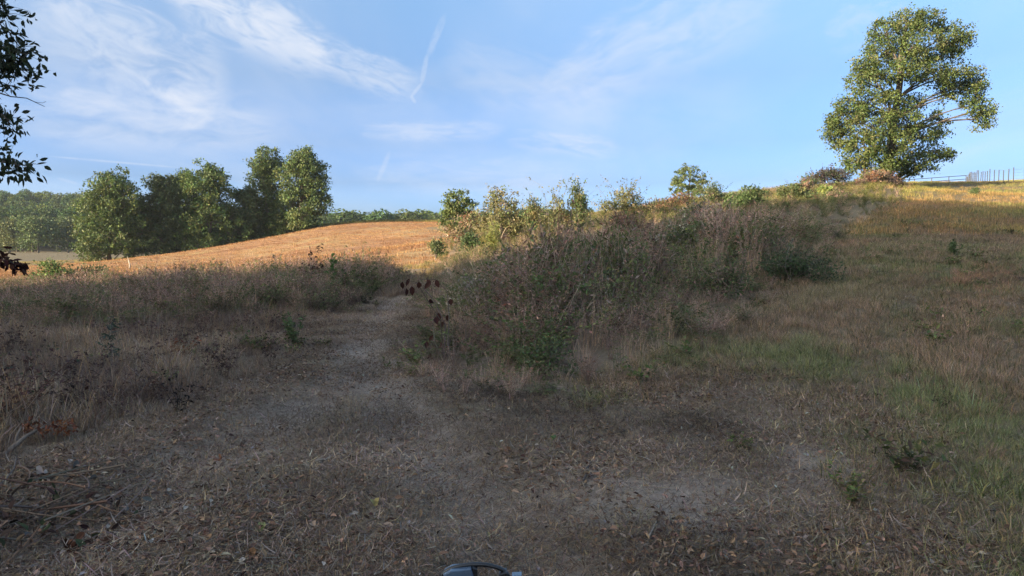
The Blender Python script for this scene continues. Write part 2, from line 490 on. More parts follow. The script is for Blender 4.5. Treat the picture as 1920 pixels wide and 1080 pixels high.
# ground material: regions are stored as masks on the sheet
def ground_mat():
    m = bpy.data.materials.new('ground'); m.use_nodes = True
    t = m.node_tree; N = NT(t); p = t.nodes['Principled BSDF']
    geo = N.new('ShaderNodeNewGeometry'); pos = geo.outputs['Position']
    def att(n): return N.new('ShaderNodeAttribute', attribute_name=n).outputs['Fac']
    n1 = N.noise(pos, 1.3, 6, .6); n2 = N.noise(pos, 14, 5, .65); n3 = N.noise(pos, 70, 4, .7); nb = N.noise(pos, .16, 4, .55)
    soil = N.mix(N.ramp(n2, .3, .7), (.30, .24, .20), (.44, .365, .305))
    soil = N.mix(N.ramp(n3, .45, .7, 0, .6), soil, (.50, .41, .325))
    thatch = N.mix(N.ramp(n2, .3, .7), (.16, .12, .09), (.34, .26, .19))
    thatch = N.mix(N.ramp(n1, .35, .7, 0, .7), thatch, (.17, .15, .10))
    c = N.mix(N.m('MULTIPLY', att('bare'), N.ramp(n1, .2, .6, .55, 1.0)), thatch, soil)
    mp = N.new('ShaderNodeMapping'); t.links.new(pos, mp.inputs[0]); mp.inputs['Rotation'].default_value = (0, 0, rad(18)); mp.inputs['Scale'].default_value = (.22, 1.5, 1)
    nf = N.noise(mp.outputs[0], 1.1, 5, .65, .4)
    fld = N.mix(N.ramp(nf, .35, .68), (.22, .11, .057), (.40, .24, .13))
    fld = N.mix(N.ramp(nb, .42, .7, 0, .7), fld, (.34, .26, .12))
    c = N.mix(att('field'), c, fld)
    past = N.mix(N.ramp(n2, .3, .7), (.23, .18, .11), (.12, .10, .06))
    c = N.mix(att('pasture'), c, past)
    N.put(p.inputs['Base Color'], c); p.inputs['Roughness'].default_value = .95; p.inputs['Specular IOR Level'].default_value = .1
    b = N.new('ShaderNodeBump'); b.inputs['Strength'].default_value = .8; b.inputs['Distance'].default_value = .05
    t.links.new(N.m('ADD', n2, N.m('MULTIPLY', n3, .5)), b.inputs['Height']); t.links.new(b.outputs[0], p.inputs['Normal'])
    return m

# ------------------------------------------------------------------ ground sheet
def spaced(parts):
    out = [np.arange(a, b, s) for a, b, s in parts]
    return np.concatenate(out)
xs_ = spaced([(0, 8, .14), (8, 30, .5), (30, 110, 1.6), (110, 460, 7)])
xs_ = np.concatenate([xs_, np.geomspace(470, 1500, 12)])
xs = np.concatenate([-xs_[:0:-1], xs_])
ys = np.concatenate([-np.geomspace(700, 60, 10), spaced([(-50, 1, 2.5), (1, 14, .11), (14, 42, .33), (42, 130, 1.1), (130, 460, 5.5)]), np.geomspace(470, 1900, 14)])
GX, GY = np.meshgrid(xs, ys)
GZ = hground(GX, GY)
nx, ny = len(xs), len(ys)
idx = np.arange(nx * ny).reshape(ny, nx)
Q = np.stack([idx[:-1, :-1], idx[:-1, 1:], idx[1:, 1:], idx[1:, :-1]], -1).reshape(-1, 4)
gm = mesh('ground', np.stack([GX, GY, GZ], -1).reshape(-1, 3), Q, None, ground_mat(), True)
def fieldmask(x, y): return sstep(-2.5, 2.5, poly_sd(FIELD, x, y) + (fbm(x * .25, y * .25, 9) - .5) * 7)
def bare(x, y):
    tr = np.minimum(line_d(TRACK, x, y), line_d(TRACK2, x, y))
    b = .85 * sstep(.55, .08, tr + (fbm(x * 2.2, y * 2.2, 21) - .5) * .7)
    b = np.maximum(b, sstep(.62, .15, line_d(BARE, x, y) + (fbm(x * 2.5, y * 2.5, 31) - .5) * .6))
    b = np.maximum(b, .7 * sstep(.65, .15, line_d(BARE2, x, y) + (fbm(x * 2.5, y * 2.5, 37) - .5) * .6))
    return np.maximum(b, .9 * sstep(.62, .72, fbm(x * .9, y * .9, 41)) * sstep(-.2, .5, poly_sd(MOWN, x, y)))
fx, fy = GX.ravel(), GY.ravel()
for nm, val in (('field', fieldmask(fx, fy)), ('bare', np.where(np.hypot(fx, fy) < 40, bare(fx, fy), 0)),
                ('pasture', np.maximum(sstep(36, 60, np.hypot(fx, fy)), .8 * sstep(.0, .6, -poly_sd(MOWN, fx, fy)) * sstep(.05, .25, fx / np.maximum(fy, .5)) * (fy > 0)) * (1 - fieldmask(fx, fy)))):
    a = gm.attributes.new(nm, 'FLOAT', 'POINT'); a.data.foreach_set('value', val.astype(np.float32))
ground = obj('ground', gm); tag(ground, kind='structure')

# ------------------------------------------------------------------ scattering (geometry nodes, for what nobody could count)
def scatter(name, variants, pts, yaw, scl, tint, label, cat, tilt=None):
    col = bpy.data.collections.new(name + '_kinds')
    for i, me in enumerate(variants):
        col.objects.link(bpy.data.objects.new('%s_kind_%02d' % (name, i), me))
    n = len(pts)
    me = bpy.data.meshes.new(name)
    me.vertices.add(n); me.vertices.foreach_set('co', np.ascontiguousarray(pts, np.float32).ravel())
    rot = np.zeros((n, 3)); rot[:, 2] = yaw
    if tilt is not None: rot[:, :2] = tilt
    me.attributes.new('turn', 'FLOAT_VECTOR', 'POINT').data.foreach_set('vector', rot.astype(np.float32).ravel())
    scl = np.asarray(scl, float)
    if scl.ndim == 1: scl = np.repeat(scl[:, None], 3, 1)
    me.attributes.new('size', 'FLOAT_VECTOR', 'POINT').data.foreach_set('vector', scl.astype(np.float32).ravel())
    me.attributes.new('which', 'INT', 'POINT').data.foreach_set('value', R.integers(0, len(variants), n).astype(np.int32))
    me.attributes.new('tint', 'FLOAT_COLOR', 'POINT').data.foreach_set('color', np.concatenate([tint, np.ones((n, 1))], 1).astype(np.float32).ravel())
    o = obj(name, me)
    ng = bpy.data.node_groups.new(name, 'GeometryNodeTree')
    ng.interface.new_socket('Geometry', in_out='INPUT', socket_type='NodeSocketGeometry')
    ng.interface.new_socket('Geometry', in_out='OUTPUT', socket_type='NodeSocketGeometry')
    gi = ng.nodes.new('NodeGroupInput'); go = ng.nodes.new('NodeGroupOutput')
    ip = ng.nodes.new('GeometryNodeInstanceOnPoints'); ci = ng.nodes.new('GeometryNodeCollectionInfo')
    ci.inputs['Collection'].default_value = col; ci.inputs['Separate Children'].default_value = True; ci.inputs['Reset Children'].default_value = True
    def na(nm, dt):
        q = ng.nodes.new('GeometryNodeInputNamedAttribute'); q.data_type = dt; q.inputs['Name'].default_value = nm
        return q.outputs['Attribute']
    L = ng.links.new
    L(gi.outputs[0], ip.inputs['Points']); L(ci.outputs[0], ip.inputs['Instance'])
    ip.inputs['Pick Instance'].default_value = True
    L(na('which', 'INT'), ip.inputs['Instance Index']); L(na('turn', 'FLOAT_VECTOR'), ip.inputs['Rotation']); L(na('size', 'FLOAT_VECTOR'), ip.inputs['Scale'])
    L(ip.outputs[0], go.inputs[0])
    md = o.modifiers.new('scatter', 'NODES'); md.node_group = ng
    tag(o, label, cat, kind='stuff')
    return o

def wedge(n, y0, y1, power=1.0, margin=.80):
    """Random ground points seen ahead, between two depths; power 1 gives even cover of the ground, 0 thins with distance."""
    u = R.uniform(-margin, margin, n)
    t = R.random(n)
    k = power + 1
    Y = (y0 ** k + t * (y1 ** k - y0 ** k)) ** (1 / k) if k > 1e-6 else y0 * (y1 / y0) ** t
    return u * Y + R.normal(0, .15, n), Y

# ---- palettes (base colours)
STRAW = [(.54, .41, .26), (.47, .35, .215), (.41, .31, .20), (.60, .47, .31)]
GREY = [(.41, .34, .285), (.345, .285, .24), (.47, .395, .33), (.285, .235, .20)]
RUST = [(.22, .11, .065), (.17, .085, .055), (.28, .15, .085)]
GREEN = [(.10, .145, .05), (.08, .12, .042), (.13, .17, .065), (.115, .14, .06)]
OLIVE = [(.14, .15, .055), (.17, .17, .07), (.11, .12, .05)]
BROWN = [(.21, .14, .10), (.27, .18, .13), (.155, .10, .075), (.34, .23, .165)]
STEM = [(.22, .175, .145), (.28, .225, .185), (.15, .115, .095)]

def tuft(n, h, spread, w, pal, lean=.35, curve=.25, r=None):
    g = G()
    a = R.uniform(0, 2 * math.pi, n); rr = spread * np.sqrt(R.random(n))
    root = np.stack([rr * np.cos(a), rr * np.sin(a), np.full(n, -.02)], 1)
    add_blades(g, root, a + R.normal(0, .8, n), h * R.uniform(.45, 1.1, n), np.abs(R.normal(0, lean, n)), np.abs(R.normal(curve, curve * .7, n)), w * R.uniform(.6, 1.3, n), pick(pal, n))
    return g

def straw_mat(n, r, lmin, lmax, w, pal):
    g = G()
    a = R.uniform(0, 2 * math.pi, n); rr = r * np.sqrt(R.random(n))
    root = np.stack([rr * np.cos(a), rr * np.sin(a), R.uniform(-.005, .035, n)], 1)
    add_blades(g, root, R.uniform(0, 6.28, n), R.uniform(lmin, lmax, n), R.normal(1.42, .2, n), R.normal(0.03, .3, n), w * R.uniform(.5, 1.5, n), pick(pal, n, .22))
    return g

def leaf_mat(n, r, size, pal, detail=True, lift=.03):
    g = G()
    a = R.uniform(0, 2 * math.pi, n); rr = r * np.sqrt(R.random(n))
    pos = np.stack([rr * np.cos(a), rr * np.sin(a), R.uniform(0, lift, n)], 1)
    b = R.uniform(0, 6.28, n)
    d = np.stack([np.cos(b), np.sin(b), R.normal(0, .3, n)], 1)
    nr = np.stack([R.normal(0, .45, n), R.normal(0, .45, n), np.ones(n)], 1)
    s = size * R.uniform(.5, 1.3, n)
    add_leaves(g, pos, d, nr, s, s * R.uniform(.4, .75, n), pick(pal, n, .3), detail, .3)
    return g

def zpts(x, y, sink=0.0): return np.stack([x, y, hground(x, y) - sink], 1)
def tints(n, base, jit=.15): return np.clip(np.asarray(base) * (1 + jit * R.standard_normal((n, 1))), .05, 3)
def lerpc(f, a, b): return np.asarray(a)[None] * (1 - f[:, None]) + np.asarray(b)[None] * f[:, None]

def plant(gs, gl, base, nst, height, spread, nleaf, llen, lpal, spal, start=.25, wob=.12, arch=0.0, br=0, rs=.006, lw=.5, up=.3, detail=False, sides=3, npt=6, bent=0.0, brlen=.45):
    """Stems into gs, leaves into gl. base: xyz. arch bends the stem tips over."""
    base = np.asarray(base, float)
    paths = []
    for i in range(nst):
        a = R.uniform(0, 6.283); rr = spread * R.random() ** .6
        hh = height * R.uniform(.62, 1.05)
        s = np.linspace(0, 1, npt)[:, None]
        out = np.array([math.cos(a), math.sin(a), 0])
        p = base + out * rr * .05 + out * rr * (s ** 1.4) * (1 + arch) + np.array([0, 0, 1]) * hh * (s - arch * .55 * s ** 3)
        p = p + np.cumsum(R.normal(0, wob * hh / npt, (npt, 3)), 0) * np.array([1, 1, .3]) * (s > 0)
        p = p + np.array([bent, 0, 0]) * (s ** 2) * hh
        if isinstance(gs, list): gs.append(G())
        tgt = gs[-1] if isinstance(gs, list) else gs
        paths.append((p, rs * hh / max(height, .01), hh, tgt))
        for j in range(br):
            k = R.uniform(.3, .95); q = p[int(k * (npt - 1))]
            b = a + R.normal(0, 1.1); L = hh * brlen * R.uniform(.5, 1.1) * (1.15 - k)
            dd = np.array([math.cos(b), math.sin(b), R.uniform(.2, 1.0)]); dd /= np.linalg.norm(dd)
            t = np.linspace(0, 1, 4)[:, None]
            pp = q + dd * L * t + np.array([0, 0, -1]) * arch * L * .4 * t ** 2 + R.normal(0, wob * L * .25, (4, 3)) * t
            paths.append((pp, rs * .5, L, tgt))
    tot = sum(q_[2] for q_ in paths)
    for p, r0, L, tgt in paths:
        k = len(p)
        add_tube(tgt, p, np.linspace(r0, r0 * .3, k), pick(spal, 1)[0], sides)
        n = R.poisson(nleaf * L / tot)
        if n == 0: continue
        t = R.uniform(start if len(p) == npt else .15, 1, n) * (k - 1)
        i0 = np.minimum(t.astype(int), k - 2); f = (t - i0)[:, None]
        pos = p[i0] * (1 - f) + p[i0 + 1] * f
        b = R.uniform(0, 6.283, n)
        d = np.stack([np.cos(b), np.sin(b), R.normal(up, .45, n)], 1)
        nr = np.stack([R.normal(0, .6, n), R.normal(0, .6, n), np.ones(n)], 1)
        s = llen * R.uniform(.55, 1.25, n)
        add_leaves(gl, pos, d, nr, s, s * lw * R.uniform(.8, 1.2, n), pick(lpal, n, .22), detail)

def merged(*gs):
    o = G()
    for g in gs:
        for V, T, C in zip(g.V, g.T, g.C):
            pass
        if g.n: o.add(np.concatenate(g.V), np.concatenate(g.T), np.concatenate(g.C))
    return o

def pk(name, mat, **k):
    gs, gl = G(), G(); plant(gs, gl, (0, 0, -.03), **k)
    return merged(gs, gl).mesh(name, mat)


# ================================================================== ground cover
# cut straw lying on the mown ground
kinds = [straw_mat(190, .32, .018, .085, .0034, GREY + STRAW[:3] + BROWN).mesh('straw', M_ILIT) for _ in range(6)]
x, y = wedge(9000, 3.0, 30, .15, .85)
sd_ = poly_sd(MOWN, x, y); b = bare(x, y)
slope = sstep(0, .5, x / y - .3) * sstep(9, 12, y)
keep = (((sd_ > -.6) & (R.random(len(x)) > b * .48)) | (R.random(len(x)) < slope * .35))
x, y = x[keep], y[keep]
f = np.clip(fbm(x * 1.1, y * 1.1, 51) * 2.2 - .6, 0, 1.2)
scatter('cut_straw', kinds, zpts(x, y), R.uniform(0, 6.28, len(x)), R.uniform(.8, 1.3, len(x)) * (1 + .03 * y), tints(len(x), (.74, .70, .69)) * (.42 + .85 * f[:, None]),
        'cut grey brown straw strewn over the mown ground', 'straw')
# dead leaves among the straw
kinds = [leaf_mat(24, .3, .038, BROWN + BROWN + GREY[1:2]).mesh('fallen_leaves', M_ILIT) for _ in range(6)]
x, y = wedge(5200, 3.0, 15, .2, .85)
sd_ = poly_sd(MOWN, x, y); dens = sstep(.40, .62, fbm(x * .8, y * .8, 61)) * .8 + .15 + .5 * sstep(-.2, -.5, x / y)
keep = (sd_ > -.5) & (R.random(len(x)) < dens) & (R.random(len(x)) > .7 * bare(x, y)); x, y = x[keep], y[keep]
scatter('leaf_litter', kinds, zpts(x, y, -.01), R.uniform(0, 6.28, len(x)), R.uniform(.7, 1.25, len(x)), tints(len(x), (.86, .82, .80), .2),
        'small dead leaves littering the mown ground', 'leaf litter')
kinds = [leaf_mat(4, .3, .038, [(.36, .33, .30), (.30, .27, .25), (.30, .22, .13)]).mesh('pale_leaves', M_ILIT) for _ in range(4)]
x, y = wedge(300, 3.1, 11, .3); keep = poly_sd(MOWN, x, y) > -.2; x, y = x[keep], y[keep]
scatter('pale_leaf_litter', kinds, zpts(x, y, -.02), R.uniform(0, 6.28, len(x)), R.uniform(.6, 1.1, len(x)), tints(len(x), (1, 1, 1), .2),
        'scattered pale curled dead leaves on the mown ground', 'leaf litter')

# short mown stubble and grass tufts
kinds = [tuft(26, .10, .10, .0042, GREY + STRAW + OLIVE[:1], .5, .3).mesh('stubble', M_IGRASS) for _ in range(6)]
x, y = wedge(15000, 3.0, 30, .35, .85)
sd_ = poly_sd(MOWN, x, y); b = bare(x, y)
keep = (sd_ > -.8) & (R.random(len(x)) > b * .65) & (R.random(len(x)) < .35 + .6 * fbm(x * .8, y * .8, 71)); x, y = x[keep], y[keep]
g_ = sstep(.0, .5, x / y) * .8 + .2 * fbm(x * .5, y * .5, 73)
scatter('mown_grass', kinds, zpts(x, y), R.uniform(0, 6.28, len(x)), R.uniform(.5, 1.2, len(x)), lerpc(g_, (.80, .71, .66), (.66, .82, .52)) * R.uniform(.7, 1.15, (len(x), 1)),
        'short mown grass stubble, brown with green patches', 'grass')

# tall dry grass on the left flank
kinds = [tuft(int(24 + 26 * R.random()), q, .10 + .12 * R.random(), .0055, GREY + GREY + STRAW[:2] + BROWN, .4 + .4 * R.random(), .2 + .35 * R.random()).mesh('dry_grass', M_IGRASS) for q in (.14, .18, .22, .26, .3, .38, .48, .2)]
x, y = wedge(34000, 5.0, 27, .45, .88)
sd_ = poly_sd(MOWN, x, y); left = x / y < -.12
keep = left & (sd_ < .05 + .5 * (fbm(x, y, 81) - .5)) & (line_d(TRACK, x, y) > .45); x, y = x[keep], y[keep]
hh = sstep(-.1, -1.6, poly_sd(MOWN, x, y)) * .75 + .25
f = fbm(x * .8, y * .8, 83)
scatter('dry_grass', kinds, zpts(x, y), R.uniform(0, 6.28, len(x)), R.uniform(.5, 1.25, len(x)) * hh * (.55 + .9 * fbm(x * 1.1, y * 1.1, 85)), lerpc(sstep(.3, .7, f), (.48, .42, .42), (.92, .84, .75)) * R.uniform(.75, 1.2, (len(x), 1)),
        'tall grey brown dry grass standing left of the mown track', 'grass')

# grass of the right-hand slope
kinds = [tuft(44, .34, .15, .0055, OLIVE[:1] + GREEN[:1] + STRAW + GREY[:3], .5, .36).mesh('slope_grass', M_IGRASS) for _ in range(7)]
x, y = wedge(46000, 3.0, 40, .3, .88)
sd_ = poly_sd(MOWN, x, y); th = poly_sd(THICK, x, y)
keep = (x / y > .12) & (sd_ < .15 + .7 * (fbm(x, y, 91) - .5)) & (th < .6); x, y = x[keep], y[keep]
f = fbm(x * .4, y * .4, 93); f2 = fbm(x * .22 + 9, y * .22, 95)
gr = np.clip(.85 * sstep(.48, .64, fbm(x * .75, y * .75, 99)) * sstep(18, 6, y) + .03, 0, 1)
tn = lerpc(gr, (1.0, .85, .79), (.62, .88, .52)); red = sstep(.45, .62, f2) * sstep(7, 13, y)
tn = tn * (1 - red[:, None]) + np.array([1.02, .74, .66]) * red[:, None]
mid = sstep(1.3, .2, -poly_sd(MOWN, x, y))
scatter('slope_grass', kinds, zpts(x, y), R.uniform(0, 6.28, len(x)), R.uniform(.55, 1.2, len(x)) * (.22 + .75 * fbm(x * 1.3, y * 1.3, 97)) * (.62 + .55 * f) * (1 - .6 * np.exp(-((line_d(WHEEL, x, y) - .75) / .22) ** 2)) * (1 - .35 * mid) * (1 - .25 * sstep(10, 25, y)), tn * R.uniform(.7, 1.15, (len(x), 1)),
        'green and tan grass covering the slope beside the mown ground', 'grass')
kinds = K_LOW = [pk('low_weed', M_ILEAF, nst=10, height=.26, spread=.22, nleaf=120, llen=.05, lpal=GREEN + OLIVE + BROWN, spal=STEM, start=.15, arch=.25, br=2, rs=.003, lw=.45) for _ in range(5)]
x, y = wedge(1500, 3.4, 34, .4, .85)
f = fbm(x * .6, y * .6, 141)
keep = (poly_sd(THICK, x, y) < .3) & (R.random(len(x)) < sstep(.45, .68, f) * np.where(poly_sd(MOWN, x, y) > .3, .22, .9)); x, y = x[keep], y[keep]
scatter('low_weeds', kinds, zpts(x, y), R.uniform(0, 6.28, len(x)), R.uniform(.5, 1.5, len(x)) * (1 - .3 * (poly_sd(MOWN, x, y) > 0)), tints(len(x), (1.1, 1.05, .95), .3),
        'low dark weeds dotted through the grass', 'weeds')
kinds = [pk('dead_weed', M_ILEAF, nst=9, height=.6, spread=.25, nleaf=70, llen=.06, lpal=[(.10, .06, .05), (.14, .085, .065), (.075, .05, .045)], spal=STEM, start=.3, arch=.1, br=3, rs=.0035, lw=.5, up=-.3) for _ in range(5)]
x, y = wedge(3200, 6.5, 26, .5, .85)
f = fbm(x * .5 + 7, y * .5, 143)
keep = (poly_sd(MOWN, x, y) < -.4) & (x / y < .15) & (poly_sd(THICK, x, y) < .2) & (R.random(len(x)) < .2 + .8 * sstep(.42, .62, f)) & (line_d(TRACK, x, y) > .9); x, y = x[keep], y[keep]
scatter('dead_weeds', kinds, zpts(x, y), R.uniform(0, 6.28, len(x)), R.uniform(.35, 1.0, len(x)), tints(len(x), (1, .95, .92), .25),
        'dark withered weeds standing in the dry grass left of the track', 'weeds')
kinds = [tuft(48, .12, .14, .0048, OLIVE[:1] + STRAW + GREY + GREEN[:1], .7, .5).mesh('turf', M_IGRASS) for _ in range(6)]
x, y = wedge(30000, 3.0, 34, .35, .88)
keep = (x / y > .08) & (poly_sd(MOWN, x, y) < .3) & (poly_sd(THICK, x, y) < .4); x, y = x[keep], y[keep]
f = fbm(x * .6, y * .6, 151)
scatter('slope_turf', kinds, zpts(x, y), R.uniform(0, 6.28, len(x)), R.uniform(.6, 1.3, len(x)) * (1 + .025 * y), lerpc(sstep(.38, .62, f), (.88, .76, .70), (.66, .80, .52)) * R.uniform(.65, 1.15, (len(x), 1)),
        'short matted turf under the slope grass', 'grass')
# farther grass of slope, crest and pasture: coarser tufts
kinds = [tuft(46, .38, .38, .013, STRAW + OLIVE + STRAW, .32, .22).mesh('pasture_grass', M_IGRASS) for _ in range(6)]
x, y = wedge(30000, 24, 125, .35, .82)
fm = fieldmask(x, y); th = poly_sd(THICK, x, y)
keep = (fm < .25) & (th < .3) & (x / y > -.9) & ~((x / y < -.13) & (y < 30)); x, y = x[keep], y[keep]
f = fbm(x * .2, y * .2, 101); f2 = fbm(x * .09, y * .09, 103)
tn = lerpc(sstep(.4, .6, f), (.86, .72, .46), (.70, .82, .42)); red = .7 * sstep(.45, .62, f2) * sstep(52, 40, y) * (x > 8)
tn = tn * (1 - red[:, None]) + np.array([.95, .66, .48]) * red[:, None]
scatter('pasture_grass', kinds, zpts(x, y), R.uniform(0, 6.28, len(x)), R.uniform(.6, 1.2, len(x)) * (.45 + .6 * f) * (1 - .25 * sstep(50, 80, y)), tn * R.uniform(.75, 1.15, (len(x), 1)),
        'yellow and tan pasture grass on the slope and crest', 'grass')
# red-brown stubble of the field
kinds = [tuft(34, .16, .5, .016, RUST + STRAW[:3] + STRAW, .5, .2).mesh('field_stubble', M_IGRASS) for _ in range(6)]
x, y = wedge(26000, 32, 125, .5, .75); keep = fieldmask(x, y) > .4; x, y = x[keep], y[keep]
f = .4 * fbm(x * .08, y * .2, 111) + .6 * fbm(x * .05 + y * .02, y * .7 - x * .12, 113)
scatter('field_stubble', kinds, zpts(x, y), R.uniform(0, 6.28, len(x)), R.uniform(.6, 1.3, len(x)), lerpc(sstep(.35, .65, f), (.70, .50, .37), (1.06, .84, .58)) * R.uniform(.7, 1.15, (len(x), 1)),
        'short red brown stubble covering the sunlit field', 'stubble')

n = 2600; t_ = R.random(n)
ex, ey = np.interp(t_, [0, .45, .75, 1], [-62, -34, -20, -8]), np.interp(t_, [0, .45, .75, 1], [106, 119.5, 121.5, 122.5])
x, y = ex + R.normal(0, .8, n), ey + R.normal(.5, 1.1, n)
kinds = [tuft(40, .5, .4, .016, STRAW + OLIVE + OLIVE, .3, .2).mesh('margin_grass', M_IGRASS) for _ in range(5)]
scatter('field_margin_grass', kinds, zpts(x, y), R.uniform(0, 6.28, n), R.uniform(.4, 1.35, n), tints(n, (.85, .85, .5), .25),
        'ragged yellow green grass along the top edge of the field', 'grass')

# ================================================================== undergrowth
K_BRAM = [pk('bramble', M_ILEAF, nst=9, height=1.1, spread=.75, nleaf=430, llen=.062, lpal=GREEN + OLIVE, spal=STEM, start=.15, arch=.45, br=3, rs=.005, lw=.6) for _ in range(5)]
K_WEED = [pk('weed', M_ILEAF, nst=11, height=1.1, spread=.35, nleaf=260, llen=.10, lpal=OLIVE + GREEN + BROWN[1:3] + GREY[3:], spal=STEM + GREY, start=.2, arch=.08, br=2, rs=.004, lw=.28, up=.5) for _ in range(5)]
K_DRY = [pk('dry_stalks', M_ILEAF, nst=18, height=1.2, spread=.42, nleaf=170, llen=.06, lpal=BROWN + BROWN + GREY[3:] + RUST[:1], spal=STEM + GREY, start=.3, arch=.12, br=3, rs=.0045, lw=.4, up=.1) for _ in range(5)]
def tallgrass():
    g = tuft(75, 1.1, .26, .006, GREY + STRAW, .22, .16); return g.mesh('tall_grass', M_IGRASS)
K_TALL = [tallgrass() for _ in range(5)]

def in_poly(poly, n, x0, x1, y0, y1, thin=True, pad=0.0):
    x = R.uniform(x0, x1, n); y = R.uniform(y0, y1, n)
    k = poly_sd(poly, x, y) > -pad
    if thin: k &= R.random(n) < np.clip(16 / y, .12, 1) ** .9
    return x[k], y[k]

x, y = in_poly(THICK, 26000, -7, 40, 7, 68)
x2, y2 = in_poly(HEDGE, 9500, -30, -2, 12, 31)
lat = R.random(len(x)); f = fbm(x * .3, y * .3, 121); f2 = fbm(x * .42 + 40, y * .42, 123)
edge = sstep(-.1, 2.2, poly_sd(THICK, x, y)) * .72 + .28
hgt = (.5 + 1.05 * sstep(.22, .78, f)) * edge * np.interp(y, [8, 12, 20, 28, 45], [.85, 1.1, 1.05, .48, .32])
pB = .10 + .46 * sstep(.43, .57, f2) + .06 * (x / y > .12)
pD = np.interp(y, [8, 14, 40], [.32, .24, .10]); pT = np.interp(y, [8, 14, 40], [.32, .25, .20])
def take(mask): return x[mask], y[mask], hgt[mask]
mB = lat < pB; mD = (lat >= pB) & (lat < pB + pD); mT = (lat >= pB + pD) & (lat < pB + pD + pT); mW = lat >= pB + pD + pT
xb, yb, hb = take(mB)
# hedge strip on the left: lower, with much dead leaf
lat2 = R.random(len(x2)); h2 = (.35 + 1.0 * fbm(x2 * .6, y2 * .6, 131)) * np.interp(x2 / y2, [-.72, -.5, -.35], [.62, .85, 1.05]) * (.5 + .5 * sstep(-.1, 1.2, poly_sd(HEDGE, x2, y2)))
def join2(a, b): return np.concatenate([a, b])
q = lat2 < .34
X, Y_, H = join2(xb, x2[q]), join2(yb, y2[q]), join2(hb, h2[q])
scatter('bramble_tangle', K_BRAM, zpts(X, Y_), R.uniform(0, 6.28, len(X)), np.stack([.3 + .55 * np.minimum(H, 1.3) + .2 * R.random(len(X))] * 2 + [H * R.uniform(.8, 1.2, len(X))], 1), tints(len(X), (1.15, 1.1, 1.05), .25),
        'tangle of dark green brambles filling the thicket and hedge', 'brambles')
xb, yb, hb = take(mW); q = (lat2 > .34) & (lat2 < .5)
X, Y_, H = join2(xb, x2[q]), join2(yb, y2[q]), join2(hb, h2[q])
yel = sstep(24, 40, Y_)
scatter('tall_weeds', K_WEED, zpts(X, Y_), R.uniform(0, 6.28, len(X)), np.stack([.25 + .7 * np.minimum(H, 1.2) + .25 * R.random(len(X))] * 2 + [np.maximum(H, .3) * R.uniform(.85, 1.3, len(X))], 1), lerpc(yel, (1.2, 1.12, 1.08), (1.15, 1.2, .62)) * R.uniform(.75, 1.2, (len(X), 1)),
        'tall grey green weeds standing through the thicket and hedge', 'weeds')
xb, yb, hb = take(mD); q = (lat2 > .5) & (lat2 < .85)
X, Y_, H = join2(xb, x2[q]), join2(yb, y2[q]), join2(hb, h2[q])
scatter('dry_stalks', K_DRY, zpts(X, Y_), R.uniform(0, 6.28, len(X)), np.stack([.25 + .7 * np.minimum(H, 1.2) + .25 * R.random(len(X))] * 2 + [np.maximum(H, .3) * R.uniform(.85, 1.25, len(X))], 1), tints(len(X), (1.28, 1.12, 1.08), .25),
        'dead brown weed stalks standing through the thicket and hedge', 'dry stalks')
xb, yb, hb = take(mT); q = lat2 > .85
X, Y_, H = join2(xb, x2[q]), join2(yb, y2[q]), join2(hb, h2[q])
scatter('tall_dry_grass', K_TALL, zpts(X, Y_), R.uniform(0, 6.28, len(X)), np.stack([.3 + .6 * np.minimum(H, 1.2)] * 2 + [np.maximum(H, .25) * R.uniform(.8, 1.15, len(X))], 1), lerpc(sstep(26, 45, Y_), (1.2, 1.04, .98), (1.0, .88, .55)) * R.uniform(.75, 1.2, (len(X), 1)),
        'tall pale dry grass stems between the thicket shrubs', 'grass')

# ================================================================== trees
OAK = [(.095, .13, .034), (.08, .115, .03), (.11, .145, .038), (.13, .15, .042), (.065, .095, .027), (.085, .125, .032), (.095, .13, .035), (.125, .125, .042)]
FIELDTREE = [(.10, .145, .04), (.085, .13, .035), (.12, .16, .045), (.145, .17, .048), (.07, .11, .03)]
PINE = [(.10, .14, .045), (.125, .16, .05), (.15, .17, .055)]

def bez(p0, p1, p2, k=6):
    t = np.linspace(0, 1, k)[:, None]
    return (1 - t) ** 2 * p0 + 2 * t * (1 - t) * p1 + t * t * p2

